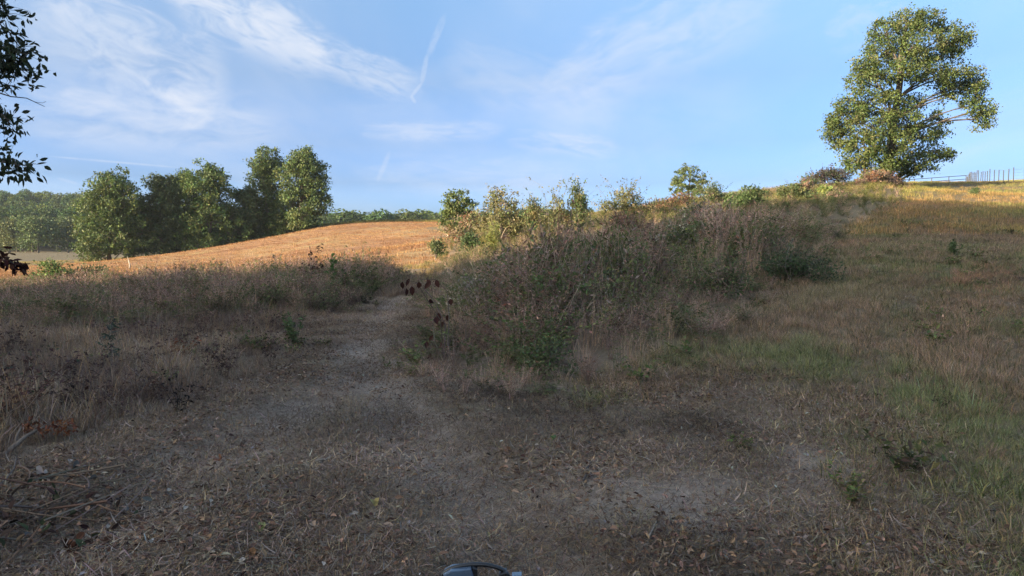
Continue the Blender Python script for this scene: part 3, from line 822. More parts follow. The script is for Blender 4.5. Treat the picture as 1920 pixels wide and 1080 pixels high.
def build_tree(name, label, group, base, trunk, lobes, clumps, kleaf, leaf, spread, pal, r0, cat='tree', mat=None, twigs=.5, squash=.75, bark=None, limbs=False):
    """trunk: polyline from the base up; lobes: (centre, radii, weight, palette or None)."""
    base = np.asarray(base, float)
    e = empty(name, base, label, cat, group)
    gt, gc = G(), G()
    trunk = np.asarray(trunk, float); k = len(trunk)
    add_tube(gt, trunk, np.linspace(r0, r0 * .28, k) * np.where(np.arange(k) == 0, 1.35, 1), (1, 1, 1), 8)
    wsum = sum(l[2] for l in lobes); limb_g = []; g_trunk = gt
    tl = np.linspace(0, 1, k)
    for c, rr, wt_, lp in lobes:
        c = np.asarray(c, float); rr = np.asarray(rr, float)
        # limb from the trunk to the middle of the lobe
        cand = trunk[trunk[:, 2] < c[2] - .1 * (trunk[-1, 2] - base[2])]
        a = cand[-1] if len(cand) else trunk[1]
        i = len(cand) - 1 if len(cand) else 1
        mid = (a + c) / 2 + np.array([0, 0, .12 * np.linalg.norm(c - a)]) + R.normal(0, .06, 3) * np.linalg.norm(c - a)
        rl = r0 * .28 * (1 - .5 * i / k)
        limb = bez(a, mid, c)
        spray = rr.max() < .36
        if limbs and not spray: gt = G(); limb_g.append(gt)
        if not spray: add_tube(gt, limb, np.linspace(rl, rl * .3, 6), (1, 1, 1), 5)
        n = max(2, int(round(clumps * wt_ / wsum)))
        d = norm(R.standard_normal((n, 3)))
        rd = R.uniform(.25, 1.0, n) ** .5
        cen = c + d * rr * rd[:, None]
        for j in range(n):
            if R.random() < twigs and not spray:
                s = limb[R.integers(3, 6)]
                add_tube(gt, bez(s, (s + cen[j]) / 2 + R.normal(0, .1, 3), cen[j], 4), np.linspace(rl * .25, .008, 4), (1, 1, 1), 3)
        m = R.poisson(kleaf, n); tot = m.sum()
        ci = np.repeat(np.arange(n), m)
        shade = np.repeat(pick(lp or pal, n, .16), m, 0)
        pos = cen[ci] + R.standard_normal((tot, 3)) * spread * np.array([1, 1, squash])
        out = norm(pos - c)
        nr = norm(out * .8 + np.array([0, 0, .5]) + R.standard_normal((tot, 3)) * .55)
        dr = norm(R.standard_normal((tot, 3)) + out * .5 - np.array([0, 0, .3]))
        s = leaf * R.uniform(.6, 1.3, tot)
        mixc = np.where(R.random((tot, 1)) < .55, shade, pick(lp or pal, tot, .2)) * R.uniform(.82, 1.15, (tot, 1))
        add_leaves(gc, pos, dr, nr, s, s * R.uniform(.5, .8, tot), mixc)
    t_ = obj('trunk', g_trunk.mesh('trunk', bark or M_BARK, base, True), e)
    for g_l in limb_g: obj('limb', g_l.mesh('limb', bark or M_BARK, base, True), t_)
    c_ = obj('crown', gc.mesh('crown', mat or M_LEAF, base), e)
    return e

# --- the big tree on the crest
YO = 63.0
ob = at(1662, 345, YO); ob[2] = hg(ob[0], ob[1])
def lobe(px, py, rx, ry, dy=0.0, w=None, pal=None, Y=YO):
    s = Y / F
    c = at(px, py, Y + dy)
    return (c, (rx * s * .9, (rx * .5 + ry * .5) * s * .9, ry * s * .86), w or rx * ry, pal)
tr = [ob + (0, 0, -.3), at(1664, 318, YO), at(1668, 290, YO), at(1672, 262, YO), at(1676, 225, YO), at(1683, 185, YO), at(1688, 150, YO), at(1686, 120, YO), at(1694, 80, YO), at(1700, 45, YO)]
L_ = [lobe(1700, 38, 40, 25), lobe(1745, 42, 42, 28, 1), lobe(1660, 55, 34, 26, -1), lobe(1790, 62, 36, 26, .5), lobe(1720, 80, 55, 32, -1.5), lobe(1650, 92, 32, 26, .8), lobe(1800, 85, 28, 20),
      lobe(1690, 112, 48, 26, 1.5), lobe(1760, 105, 45, 26, 1), lobe(1630, 125, 26, 22), lobe(1640, 150, 40, 30, -1.2), lobe(1605, 148, 24, 28, .5), lobe(1740, 140, 50, 24, -1.2),
      lobe(1800, 140, 44, 24, .3), lobe(1835, 140, 20, 22), lobe(1780, 165, 36, 16), lobe(1822, 175, 32, 22, .4), lobe(1838, 205, 26, 24), lobe(1845, 225, 18, 16), lobe(1815, 200, 22, 15, -.6), lobe(1780, 183, 24, 10),
      lobe(1610, 190, 42, 32, -1), lobe(1665, 195, 42, 30, -1.8), lobe(1715, 190, 26, 20, .8), lobe(1585, 225, 36, 32, .2), lobe(1635, 235, 48, 34, -1.8), lobe(1690, 230, 42, 30, -1.2), lobe(1575, 262, 28, 26),
      lobe(1620, 275, 44, 34, -2), lobe(1675, 270, 46, 34, -2.2), lobe(1730, 245, 36, 22, -.4), lobe(1760, 222, 20, 14, .4), lobe(1755, 250, 30, 14), lobe(1740, 285, 44, 20, .3), lobe(1775, 290, 18, 10), lobe(1715, 300, 40, 20, -1),
      lobe(1600, 300, 30, 22, -1.2), lobe(1650, 310, 48, 20, -2.2), lobe(1700, 318, 30, 14), lobe(1738, 312, 16, 6), lobe(1694, 128, 30, 22, -2.2), lobe(1570, 242, 22, 18), lobe(1555, 250, 14, 12)]
for c_o, r_o, w_o, _p in list(L_):      # small sprays that break up the outline
    for _k in range(2):
        d_o = norm(R.standard_normal(3) * np.array([1, .8, 1])); L_.append((np.asarray(c_o) + d_o * np.asarray(r_o) * 1.12, (.30, .30, .24), w_o * .11, None))
build_tree('oak_tree', 'large broad oak with drooping limb standing on the crest', None, ob, tr, L_, 1500, 32, .20, .23, OAK, .46, limbs=True)

# --- the row at the edge of the red-brown field
def field_tree(px, top, bot, w, Y, label, seed_pal=FIELDTREE, n=430, taper=.5, low=.93, trunk_py=None):
    b = at(px, bot, Y); b[2] = hg(b[0], b[1])
    w = w * 1.22
    s = Y / F; H = (bot - top)
    trunk = [b + (0, 0, -.3)] + [at(px + R.normal(0, 2), bot - H * q, Y) for q in (.12, .25, .4, .55, .7, .85, .95)]
    lobes = []
    for i in range(26):
        q = (i + R.random()) / 26 * (low - .02) + (1 - low)
        prof = w * .5 * (math.sin(math.pi * min(1, (1.02 - q) * 1.05) * .5) ** taper) * (0.72 + .28 * min(1, q * 3.2))
        a = R.uniform(0, 6.283); rr = prof * R.uniform(.35, .86)
        rl = max(10, w * .185) * R.uniform(.8, 1.2)
        c = at(px + rr * math.cos(a), bot - H * q + rl * .5, Y) + np.array([0, rr * s * math.sin(a), 0])
        lobes.append((c, (rl * s, rl * s, rl * s * R.uniform(.8, 1.15)), rl ** 1.5, None))
    for q, fw, fh, wt_ in ((.36, .40, .27, 1.6), (.62, .36, .26, 1.3), (.80, .22, .15, .6)):
        rl = w * fw
        lobes.append((at(px, bot - H * q, Y), (rl * s, rl * s, H * fh * s), (w * .185) ** 1.5 * 4.2 * wt_, None))
    for i in range(7):     # pointed sprays at the top and sides
        q = R.uniform(.80, .97); dx = R.normal(0, w * .10)
        c = at(px + dx, bot - H * q, Y); lobes.append((c, (4 * s, 4 * s, 9 * s), 22, None))
    return build_tree('field_tree', label, 'trees in a row along the red brown field', b, trunk, lobes, int(n * 1.5), 27, .35, .31, seed_pal, .3)
DARKT = [(.07, .10, .035), (.08, .115, .04), (.10, .13, .045), (.12, .135, .05)]
field_tree(206, 322, 494, 122, 105, 'leftmost broad tree of the row beside the red brown field', n=520, low=.86)
field_tree(302, 330, 488, 104, 110, 'dark tree with visible trunk, second from the left in row', DARKT, 400, low=.84)
field_tree(345, 318, 480, 70, 117, 'slim tree half hidden in the middle of the row', FIELDTREE, 300)
field_tree(396, 306, 474, 108, 111, 'tree with bright green lower leaves in the middle of row', FIELDTREE + [(.10, .18, .04)], 480, low=.99)
field_tree(462, 350, 462, 62, 114, 'low dark tree filling the gap before the tallest pair', DARKT, 280, low=.99)
field_tree(500, 278, 456, 84, 117, 'tall narrow tree standing left in the tallest pair', FIELDTREE, 380)
field_tree(566, 274, 444, 108, 115, 'tallest tree at the right end of the row', FIELDTREE, 500, low=.88)

# --- wooded hill and far treeline: one mass
def far_crown(h, w, n, leaf, pal):
    g = G()
    add_tube(g, [(0, 0, -1), (0, 0, h * .5)], [.35, .2], (.10, .08, .06), 5)
    cs = []
    for i in range(11):
        a = R.uniform(0, 6.28); q = R.uniform(.25, .85)
        r_ = w * .32 * R.random() ** .5 * math.sin(math.pi * (q * .8 + .15))
        cs.append((r_ * math.cos(a), r_ * math.sin(a), h * q))
    cs = np.array(cs); ci = R.integers(0, 11, n)
    d = norm(R.standard_normal((n, 3)))
    pos = cs[ci] + d * np.array([w * .24, w * .24, h * .17]) * R.uniform(.55, 1, (n, 1)) ** .4
    s = leaf * R.uniform(.6, 1.3, n)
    add_leaves(g, pos, norm(R.standard_normal((n, 3))), norm(d + R.standard_normal((n, 3)) * .45 + (0, 0, .3)), s, s * .8, pick(pal, n, .2))
    return g
FARP = [(.10, .14, .045), (.085, .12, .04), (.12, .15, .05)]
kinds = [far_crown(12, 10, 1900, .75, FARP).mesh('far_tree', M_ILEAF) for _ in range(5)]
x = []; y = []
for _ in range(1500):
    Y = R.uniform(225, 440); u = R.uniform(-.92, -.42); x.append(u * Y); y.append(Y)
for _ in range(1100):
    Y = R.uniform(255, 330); u = R.uniform(-.45, .1); x.append(u * Y); y.append(Y)
x, y = np.array(x), np.array(y)
keep = np.ones(len(x), bool)
for i in range(len(x)):        # keep trees a crown apart
    if keep[i]:
        d = (x[i + 1:] - x[i]) ** 2 + (y[i + 1:] - y[i]) ** 2
        keep[i + 1:] &= d > 6.2 ** 2
x, y = x[keep], y[keep]
tn = pick([(.75, .88, .75), (1.05, 1.15, .75), (1.35, 1.25, .65), (.6, .8, .75), (.9, .95, .8)], len(x), .15)
scatter('forest', kinds, zpts(x, y), R.uniform(0, 6.28, len(x)), np.stack([R.uniform(.8, 1.25, len(x)) * np.where(x / y > -.42, 1.35, 1.0)] * 2 + [R.uniform(.75, 1.2, len(x)) * np.where(x / y > -.42, 1.1, 1.0)], 1), tn,
        'green wood covering the far hill and the skyline behind the field', 'forest')
for i, (px, Y, hh, ww, lab) in enumerate(((18, 205, 9, 9, 'yellow green tree at the left foot of the wooded hill'), (72, 200, 9.5, 10.5, 'round tree at the foot of the wooded hill'),
                                     (128, 207, 9.5, 10, 'dark tree at the hill foot, next to the row of field trees'))):
    p = at(px, 480, Y); p[2] = hg(p[0], p[1])
    lobes = []
    for k in range(12):
        q = R.uniform(.28, .85); a = R.uniform(0, 6.28); r_ = ww * .34 * R.random() ** .5
        lobes.append((p + np.array([r_ * math.cos(a), r_ * math.sin(a), hh * q]), (ww * .22,) * 3, 1, None))
    build_tree('hill_foot_tree', lab, 'trees at the foot of the wooded hill', p, [p - (0, 0, .3), p + (0, 0, hh * .3), p + (.2, 0, hh * .6), p + (0, 0, hh * .85)], lobes, 230, 16, .6, .6,
               [[(.15, .16, .05), (.12, .14, .04)], FARP, DARKT][i], .25, twigs=.1)

# --- the wood the photographer stands beside: it shades the foreground
def wood_tree(h, w):
    g = far_crown(h, w, 5200, .62, FARP)
    low = G(); n = 1500
    d = norm(R.standard_normal((n, 3))); pos = np.array([0, 0, h * .28]) + d * np.array([w * .42, w * .42, h * .26]) * R.uniform(.3, 1, (n, 1)) ** .5
    s = .6 * R.uniform(.6, 1.3, n)
    add_leaves(low, pos, norm(R.standard_normal((n, 3))), d, s, s * .8, pick(FARP, n))
    return merged(g, low).mesh('wood_tree', M_ILEAF)
kinds = [wood_tree(23.5, 9.5) for _ in range(3)]
sdh = np.array([0.85, 0.52]) / h; sdn = np.array([-sdh[1], sdh[0]])
wx = []; wy = []
for row, a_ in enumerate((-62, -68, -75)):
    for p_ in np.arange(-40, 22.4, 4.6):
        q = sdh * (a_ + R.normal(0, .8)) + sdn * (p_ + R.normal(0, .8) + (row % 2) * 2)
        wx.append(q[0]); wy.append(q[1])
wx, wy = np.array(wx), np.array(wy)
k = (np.hypot(wx, wy) > 8) & ~((wy > 1) & (wx / np.maximum(wy, .1) > -1.25))
wx, wy = wx[k], wy[k]
scatter('woodland', kinds, zpts(wx, wy, .2), R.uniform(0, 6.28, len(wx)), R.uniform(.98, 1.1, len(wx)), tints(len(wx), (1, 1, 1), .1),
        'dense wood behind and beside the viewer that shades the foreground', 'woodland')

# --- the tree whose boughs hang in at the upper left
e = empty('overhanging_tree', (-9.2, 5.2, hg(-9.2, 5.2)), 'tree with dark leafy boughs hanging in at the upper left corner', 'tree')
o0 = np.array(e.location)
gt, gc, gd = G(), G(), G()
trunk = np.array([o0 - (0, 0, .3), o0 + (.1, .1, 1.6), o0 + (.3, .2, 3.4), o0 + (.3, .5, 6), o0 + (.5, .6, 9)])
add_tube(gt, trunk, [.26, .2, .17, .13, .07], (1, 1, 1), 8)
YB = 6.4
DK = [(.03, .042, .016), (.04, .052, .02), (.025, .035, .014)]  # leaf colours darkened so the shaded boughs read as silhouettes against the sky
def bough(p_from, pts, r=.03, n=60, leaf=.095, pal=DK, g=None, spread=.10, start=1, mat=None):
    pts = [np.asarray(p) for p in pts]
    path = np.array([p_from] + pts)
    add_tube(gt, path, np.linspace(r, .004, len(path)), (1, 1, 1), 5)
    g = g or gc
    for i in range(n):
        s = R.uniform(start, len(path) - 1); k = min(int(s), len(path) - 2); q = path[k] * (1 - s + k) + path[k + 1] * (s - k)
        dv = R.standard_normal(3) * spread; tip = q + dv
        add_tube(gt, [q, q + dv * .5 + (0, 0, .01), tip], [.003, .002, .0015], (1, 1, 1), 3)
        m = R.integers(2, 5)
        add_leaves(g, np.repeat(tip[None], m, 0) + R.normal(0, .02, (m, 3)), R.standard_normal((m, 3)) + np.array([.3, 0, -.8]), R.standard_normal((m, 3)), leaf * R.uniform(.6, 1.25, m), leaf * .5 * R.uniform(.7, 1.1, m), pick(pal, m), True)
bough(trunk[3], [at(-260, -80, YB), at(-60, -20, YB), at(10, 25, YB)], .05, 190, .075, spread=.13)
bough(trunk[3], [at(-240, 20, YB), at(-70, 60, YB), at(20, 95, YB), at(52, 102, YB)], .04, 120, .075, spread=.085)
bough(trunk[2], [at(-240, 80, YB), at(-80, 120, YB), at(-5, 128, YB), at(40, 128, YB)], .04, 150, .075, spread=.085)
bough(trunk[2], [at(-240, 190, YB), at(-60, 205, YB), at(5, 215, YB), at(18, 232, YB)], .03, 95, .075, spread=.08)
bough(trunk[2], [at(-240, 260, YB), at(-70, 290, YB), at(10, 304, YB), at(58, 312, YB)], .035, 110, .075, spread=.07)
add_tube(gt, [trunk[2], at(-200, 150, YB), at(-30, 165, YB), at(20, 181, YB), at(50, 184, YB), at(84, 200, YB)], [.03, .02, .008, .005, .004, .002], (1, 1, 1), 4)
add_tube(gt, [at(20, 181, YB), at(8, 172, YB), at(-5, 168, YB)], .003, (1, 1, 1), 3)
add_tube(gt, [at(-30, 140, YB), at(5, 155, YB), at(28, 164, YB)], [.006, .004, .002], (1, 1, 1), 3)
add_tube(gt, [at(66, 191, YB), at(80, 193, YB), at(86, 190, YB)], .002, (1, 1, 1), 3)
# withered leaves on the lowest bough
bough(trunk[1], [at(-200, 470, 6), at(-60, 482, 6), at(12, 488, 6), at(42, 500, 6)], .02, 34, .085, [(.055, .022, .018), (.07, .03, .022)], gd, .03, 1)
# the rest of the crown, out of the frame
n = 5200; d = norm(R.standard_normal((n, 3)))
pos = o0 + np.array([-.8, -.3, 7.4]) + d * np.array([3.0, 3.0, 3.6]) * R.uniform(.3, 1, (n, 1)) ** .5
add_leaves(gc, pos, R.standard_normal((n, 3)), d + (0, 0, .4), R.uniform(.15, .3, n), R.uniform(.1, .2, n), pick(DK, n))
obj('trunk', gt.mesh('trunk', M_BARK, o0, True), e)
obj('crown', gc.mesh('crown', M_LEAF, o0), e)
tag(obj('withered_leaves', gd.mesh('withered_leaves', M_DEAD, o0), e), 'dark maroon withered leaves on the lowest bough')

# --- pines of the skyline
def pine(px, top, base_py, w, Y, label):
    b = at(px, base_py, Y); b[2] = hg(b[0], b[1]); s = Y / F
    topz = at(px, top, Y); H = topz[2] - b[2]
    trunk = [b - (0, 0, .2)] + [b + np.array([R.normal(0, .05), 0, H * q]) for q in (.3, .55, .75, .97)]
    lobes = []
    Hv = (base_py - top) * s
    for q, ww in ((.10, .8), (.25, 1.0), (.40, .95), (.55, .95), (.70, .85), (.84, .7), (.96, .42)):
        for j in range(5):
            a = j * 1.26 + R.uniform(0, 1.5); r_ = w * .5 * s * ww * .78
            lobes.append((np.array([topz[0], topz[1], topz[2] - Hv * (1 - q)]) + np.array([r_ * math.cos(a), r_ * math.sin(a), R.normal(0, .10)]) * R.uniform(.7, 1.25), (w * s * .2 * ww + .12, w * s * .2 * ww + .12, Hv * .075), ww, None))
    lobes = [(c, rr, w_ * w_ + .1, None) for c, rr, w_, _ in lobes]
    build_tree('pine_tree', label, 'small pines on the skyline', b, trunk, lobes, 210, 26, .15, .10, PINE, .09, squash=.55)
pine(1292, 311, 378, 62, 66, 'small round topped pine standing alone on the right skyline')
pine(859, 360, 436, 58, 46, 'small pine at the left end of the thicket skyline')

# ================================================================== shrubs and saplings that can be told apart
def shrub(name, label, px, base_py, Y, height, spread, cat='shrub', group=None, mat=None, base=None, **k):
    if Y > 30: k['nleaf'] = int(k['nleaf'] * 1.7); k['llen'] *= 1.15
    b = at(px, base_py, Y) if base is None else np.array(base, float)
    b[2] = hg(b[0], b[1])
    e = empty(name, b, label, cat, group)
    gs, gl = [], G()
    plant(gs, gl, b - (0, 0, .03), height=height * 1.14, spread=spread, **k)
    for g_s in gs: obj('stem', g_s.mesh('stem', M_WOODY, b), e)
    if gl.ok(): obj('foliage', gl.mesh('foliage', mat or M_LEAF, b), e)
    return e
LIT = [(.17, .17, .065), (.21, .20, .08), (.13, .14, .05), (.24, .21, .10)]
def top_h(px, py, Y):
    p = at(px, py, Y); return p[2] - hg(p[0], p[1])
def bush(name, label, px, base_py, Y, top_py, w_px, pal, leaf=.11, n=90, cat='shrub', group=None, kleaf=20, spread=.11, lobes=8, twigs=10, twig=.28, low=.25, base_h=None, stem_pal=STEM, lean=0.0):
    """A branching bush: stems rising to lobes of leaf clumps, thin leafy twigs sticking out of the top."""
    b = at(px, base_py, Y); b[2] = hg(b[0], b[1])
    H = (top_h(px, top_py, Y) * 1.1 if base_h is None else base_h); Wd = w_px * Y / F / 2
    e = empty(name, b, label, cat, group)
    gs, gl = G(), G()
    def leaves(pos, c, cols):
        m = len(pos); out = norm(pos - c)
        nr = norm(out * .7 + np.array([0, 0, .5]) + R.standard_normal((m, 3)) * .6)
        L = leaf * R.uniform(.6, 1.3, m)
        add_leaves(gl, pos, norm(R.standard_normal((m, 3)) + out * .5), nr, L, L * R.uniform(.45, .7, m), cols)
    r_stem = max(.006, H * .011)
    for i in range(lobes):
        a = R.uniform(0, 6.283); q = R.random() ** .5 if i else 0
        rr_ = Wd * .72 * q
        zc = H * R.uniform(low + .12, .80) * math.sqrt(max(.12, 1 - .75 * q * q))
        c = b + np.array([rr_ * math.cos(a) + lean * zc, rr_ * math.sin(a), zc])
        gs = G()
        path = bez(b + R.normal(0, .04, 3) * (1, 1, 0), b + np.array([(c - b)[0] * .3, (c - b)[1] * .3, zc * .7]), c, 6)
        add_tube(gs, path, np.linspace(r_stem, r_stem * .4, 6), pick(stem_pal, 1)[0], 5)
        k = max(3, int(n / lobes * R.uniform(.6, 1.4)))
        cen = c + norm(R.standard_normal((k, 3))) * np.array([Wd * .36, Wd * .36, H * .19]) * R.uniform(.2, 1.05, (k, 1)) ** .6
        cen[:, 2] = np.maximum(cen[:, 2], b[2] + .05)
        for cc in cen[::2]: add_tube(gs, bez(path[R.integers(3, 6)], (c + cc) / 2 + R.normal(0, .04, 3), cc, 4), np.linspace(r_stem * .4, .003, 4), pick(stem_pal, 1)[0], 3)
        m = R.poisson(kleaf, k); ci = np.repeat(np.arange(k), m)
        tone = np.repeat(pick(pal, k, .2), m, 0)
        leaves(cen[ci] + R.standard_normal((m.sum(), 3)) * spread * np.array([1.1, 1.1, .8]), c, tone * R.uniform(.8, 1.2, (m.sum(), 1)))
        for t in range(int(twigs / lobes + R.random())):
            d = np.array([R.normal(0, .55), R.normal(0, .45), 1.0]); L = H * (twig + .2) * R.uniform(.6, 1.25)
            p0 = path[R.integers(3, 6)]; p2 = p0 + d * L; p1 = (p0 + p2) / 2 + R.normal(0, .12, 3) * L
            tp_ = bez(p0, p1, p2, 5); add_tube(gs, tp_, np.linspace(.006, .002, 5) * max(1, Y / 30), pick(stem_pal, 1)[0], 3)
            m2 = R.poisson(16); f_ = R.random((m2, 1)); k_ = (f_[:, 0] * 3.99).astype(int)
            leaves(tp_[k_] + (tp_[k_ + 1] - tp_[k_]) * R.random((m2, 1)) + R.normal(0, .03, (m2, 3)), p0, pick(pal, m2))
        obj('stem', gs.mesh('stem', M_WOODY, b), e)
    obj('foliage', gl.mesh('foliage', M_LEAF, b), e)
    return e
S = 'shrubs along the thicket skyline'
bush('rust_shrub', 'rusty brown shrub below the left pine', 872, 448, 42, 392, 92, RUST + STRAW[1:3] + OLIVE, .12, 90, group=S)
bush('round_shrub', 'rounded olive shrub right of the left pine', 938, 455, 38, 350, 100, LIT, .125, 190, group=S, lobes=11, twigs=14, twig=.16)
bush('leafy_shrub', 'low olive shrub beside the rounded shrub', 1002, 455, 37, 368, 66, LIT + GREEN[:1], .12, 110, group=S, twig=.2)
bush('twiggy_sapling', 'thin twiggy sapling reaching highest above the thicket', 1046, 455, 36, 360, 74, OLIVE + LIT, .11, 70, 'sapling', S, twigs=24, twig=.5)
bush('vine_draped_sapling', 'leaning sapling draped in vines beside the twiggy sapling', 1084, 455, 35.5, 340, 46, OLIVE + GREEN, .12, 120, 'sapling', S, lobes=9, twigs=8, twig=.2, lean=.05)
bush('loose_shrub', 'wide loose shrub with open twigs on the skyline', 1168, 445, 40, 347, 116, LIT + OLIVE, .115, 130, group=S, lobes=10, twigs=26, twig=.34)
bush('small_crest_shrub', 'small grey green shrub left of the lone pine', 1232, 425, 44, 370, 70, OLIVE + RUST, .12, 55, group=S)
bush('dark_shrub', 'dark green shrub at the right foot of the lone pine', 1330, 412, 45, 340, 84, GREEN + OLIVE, .12, 90, group=S, twigs=14)
bush('glossy_shrub', 'dense dark green shrub on the crest of the slope', 1405, 425, 37, 348, 110, GREEN[:2] + GREEN, .12, 120, group=S, twigs=6)
bush('green_shrub', 'mid green shrub between the crest shrub and the big oak', 1482, 412, 41, 342, 96, GREEN + OLIVE, .12, 95, group=S, twigs=8)
shrub('slim_sapling', 'slim sapling sticking up above the crest grass', 1508, 375, 52, top_h(1508, 330, 52), .35, 'sapling', S, nst=3, nleaf=220, llen=.13, lpal=GREEN, spal=STEM, br=5, rs=.014, wob=.2)
bush('crest_brush', 'low mixed brush left of the purplish shrub on the crest', 1520, 395, 48, 335, 90, OLIVE + BROWN + GREEN[:1], .12, 100, group=S, twigs=18, twig=.25)
bush('pine_foot_brush', 'low rusty brush at the foot of the lone pine', 1278, 420, 46, 362, 100, RUST + OLIVE, .12, 90, group=S, twigs=14, twig=.2)
bush('bank_thorn', 'grey twiggy thorn bush on the bank below the lone pine', 1315, 440, 33, 375, 96, OLIVE + GREY[:2] + GREEN[:1], .11, 90, group=S, twigs=24, twig=.3)
bush('slope_top_bush', 'dark bush where the thicket meets the upper slope', 1575, 412, 40, 362, 100, GREEN[:2] + BROWN + OLIVE, .11, 110, group=S, twigs=16)
bush('purple_shrub', 'dark purplish shrub left of the big oak', 1556, 372, 55, 312, 92, [(.06, .05, .042), (.085, .06, .05), (.055, .07, .035)], .14, 130, group=S, lobes=10, twigs=14, twig=.22)
bush('lime_sapling', 'bright yellow green sapling in front of the purplish shrub', 1548, 395, 45, 350, 36, [(.20, .26, .06), (.24, .28, .08)], .14, 34, 'sapling', S, lobes=5, twigs=5)
bush('brown_shrub', 'wide red brown shrub at the foot of the big oak', 1652, 378, 56, 318, 118, RUST + BROWN + OLIVE[:1], .14, 170, group=S, lobes=12, twigs=14, twig=.15)
bush('vine_mound', 'pale olive vine mound against the oak trunk', 1640, 352, 60, 316, 60, LIT, .14, 80, group=S, twigs=3)
bush('bramble_bush', 'dark bramble with arching sprays at the right thicket edge', 1482, 512, 15, 0, 175, [(.06, .09, .035), (.075, .105, .04), (.09, .085, .05)], .06, 150, 'bramble', base_h=.72, lobes=11, twigs=34, twig=.5)
bush('green_sapling', 'small conical green sapling in the field edge grass', 817, 480, 36, 434, 26, GREEN, .11, 40, 'sapling', lobes=6, twigs=4, twig=.2)
bush('dark_leaved_sapling', 'dark green sapling below the rusty brown shrub', 882, 472, 33, 432, 56, GREEN[:2], .11, 55, 'sapling', lobes=6, twigs=5, low=.35)
shrub('yellow_weed', 'bright yellow green weed clump below the rounded shrub', 926, 470, 32, top_h(926, 425, 32), .6, 'weed', nst=16, nleaf=900, llen=.12, lpal=[(.26, .27, .08), (.20, .22, .07)], spal=OLIVE, br=3, rs=.008, lw=.3, up=.6)
shrub('withered_sapling', 'withered sapling with dark curled leaves above the hedge', 580, 540, 21, top_h(580, 468, 21), .35, 'sapling', mat=M_DEAD, nst=6, nleaf=170, llen=.11, lpal=[(.05, .028, .022), (.075, .04, .03)], spal=STEM, br=4, rs=.008, start=.45, up=-.5)
shrub('bright_seedling', 'green leafed seedling beside the withered sapling', 629, 540, 21, top_h(629, 484, 21), .16, 'sapling', nst=3, nleaf=80, llen=.13, lpal=[(.09, .16, .04)], spal=STEM, br=2, rs=.007, start=.4, lw=.6)
bush('left_green_shrub', 'bright green leafy shrub before the leftmost field tree', 108, 556, 26, 484, 84, [(.13, .20, .05), (.17, .22, .06), (.10, .15, .045)], .10, 150, lobes=10, twigs=14, twig=.2, low=.1)
bush('small_green_shrub', 'smaller dark green shrub right of the bright green shrub', 172, 552, 26.5, 490, 62, GREEN, .10, 100, lobes=8, twigs=8, low=.1)
shrub('goldenrod', 'yellow flowering goldenrod clump at the hedge', 197, 562, 23, top_h(197, 530, 23), .35, 'weed', nst=16, nleaf=380, llen=.09, lpal=[(.30, .26, .05), (.24, .24, .06)], spal=OLIVE, br=2, rs=.006, start=.5, lw=.3)
shrub('spindly_seedling', 'dark spindly seedling with flat sprays in the dry grass', 208, 690, 10, .62, .2, 'seedling', nst=3, nleaf=110, llen=.09, lpal=[(.035, .06, .03), (.09, .11, .09)], spal=STEM, br=6, rs=.006, start=.15, up=0, lw=.3, detail=True)
shrub('lime_fern', 'small lime green fern in the dry grass', 313, 714, 8.6, .24, .14, 'fern', nst=9, nleaf=150, llen=.05, lpal=[(.16, .24, .06), (.12, .19, .05)], spal=GREEN, rs=.003, start=.1, arch=.5, lw=.4, detail=True)
shrub('green_weed', 'green weed clump at the edge of the mown track', 556, 650, 11.6, .55, .28, 'weed', nst=9, nleaf=240, llen=.09, lpal=GREEN, spal=OLIVE, br=2, rs=.005, lw=.35, start=.2)
shrub('rust_weed', 'small rust coloured weed in the dry grass', 345, 660, 10.6, .3, .25, 'weed', mat=M_DEAD, nst=8, nleaf=120, llen=.07, lpal=[(.22, .09, .05), (.16, .07, .045)], spal=RUST, br=2, rs=.004)
shrub('red_bush', 'low dark red twiggy bush at the left edge', 25, 790, 6.6, .62, .6, nst=22, nleaf=420, llen=.05, lpal=[(.10, .045, .04), (.075, .035, .03), (.05, .06, .03)], spal=[(.10, .05, .042)], br=4, rs=.004)
bush('thicket_green_bush', 'dark green bush in the middle of the thicket', 1110, 640, 14, 0, 150, GREEN + OLIVE + GREY[:2], .07, 130, base_h=1.45, lobes=10, twigs=14)
bush('thicket_upper_bush', 'dark green bush on the upper right of the thicket', 1275, 560, 18, 0, 170, GREEN + OLIVE + GREY[:1], .075, 170, base_h=1.6, lobes=11, twigs=14)
bush('thicket_edge_bush', 'low dark green bush where the thicket meets the mown ground', 1030, 742, 8.9, 0, 120, GREEN + OLIVE + BROWN[:1], .045, 70, base_h=.42, lobes=8, twigs=18, spread=.08)
shrub('slope_bush', 'small dark bush alone on the upper right slope', 1786, 490, 17.5, .42, .3, nst=10, nleaf=320, llen=.07, lpal=GREEN[:2], spal=STEM, br=3, rs=.005)
bush('crest_bush', 'small green bush alone in the sunlit crest grass', 1824, 390, 49, 380, 26, GREEN, .10, 26, base_h=.5, lobes=4, twigs=2)

bush('thicket_left_bush', 'grey green bush at the left front of the thicket', 905, 620, 13, 0, 120, OLIVE + GREY[:2], .06, 130, base_h=1.25, lobes=9, twigs=18)
bush('thicket_right_bush', 'dark green bush low on the right side of the thicket', 1345, 600, 13.5, 0, 130, GREEN[:2] + OLIVE + BROWN[:2], .055, 110, base_h=.9, lobes=8, twigs=26, twig=.4)
bush('thicket_rear_bush', 'brown leaved bush high in the middle of the thicket', 1180, 500, 25, 0, 110, RUST + BROWN + OLIVE, .09, 120, base_h=1.5, lobes=9, twigs=14)
bush('bank_bush', 'olive bush on the bank between thicket and crest', 1380, 470, 26, 0, 120, OLIVE + GREEN, .09, 130, base_h=.95, lobes=9, twigs=3)
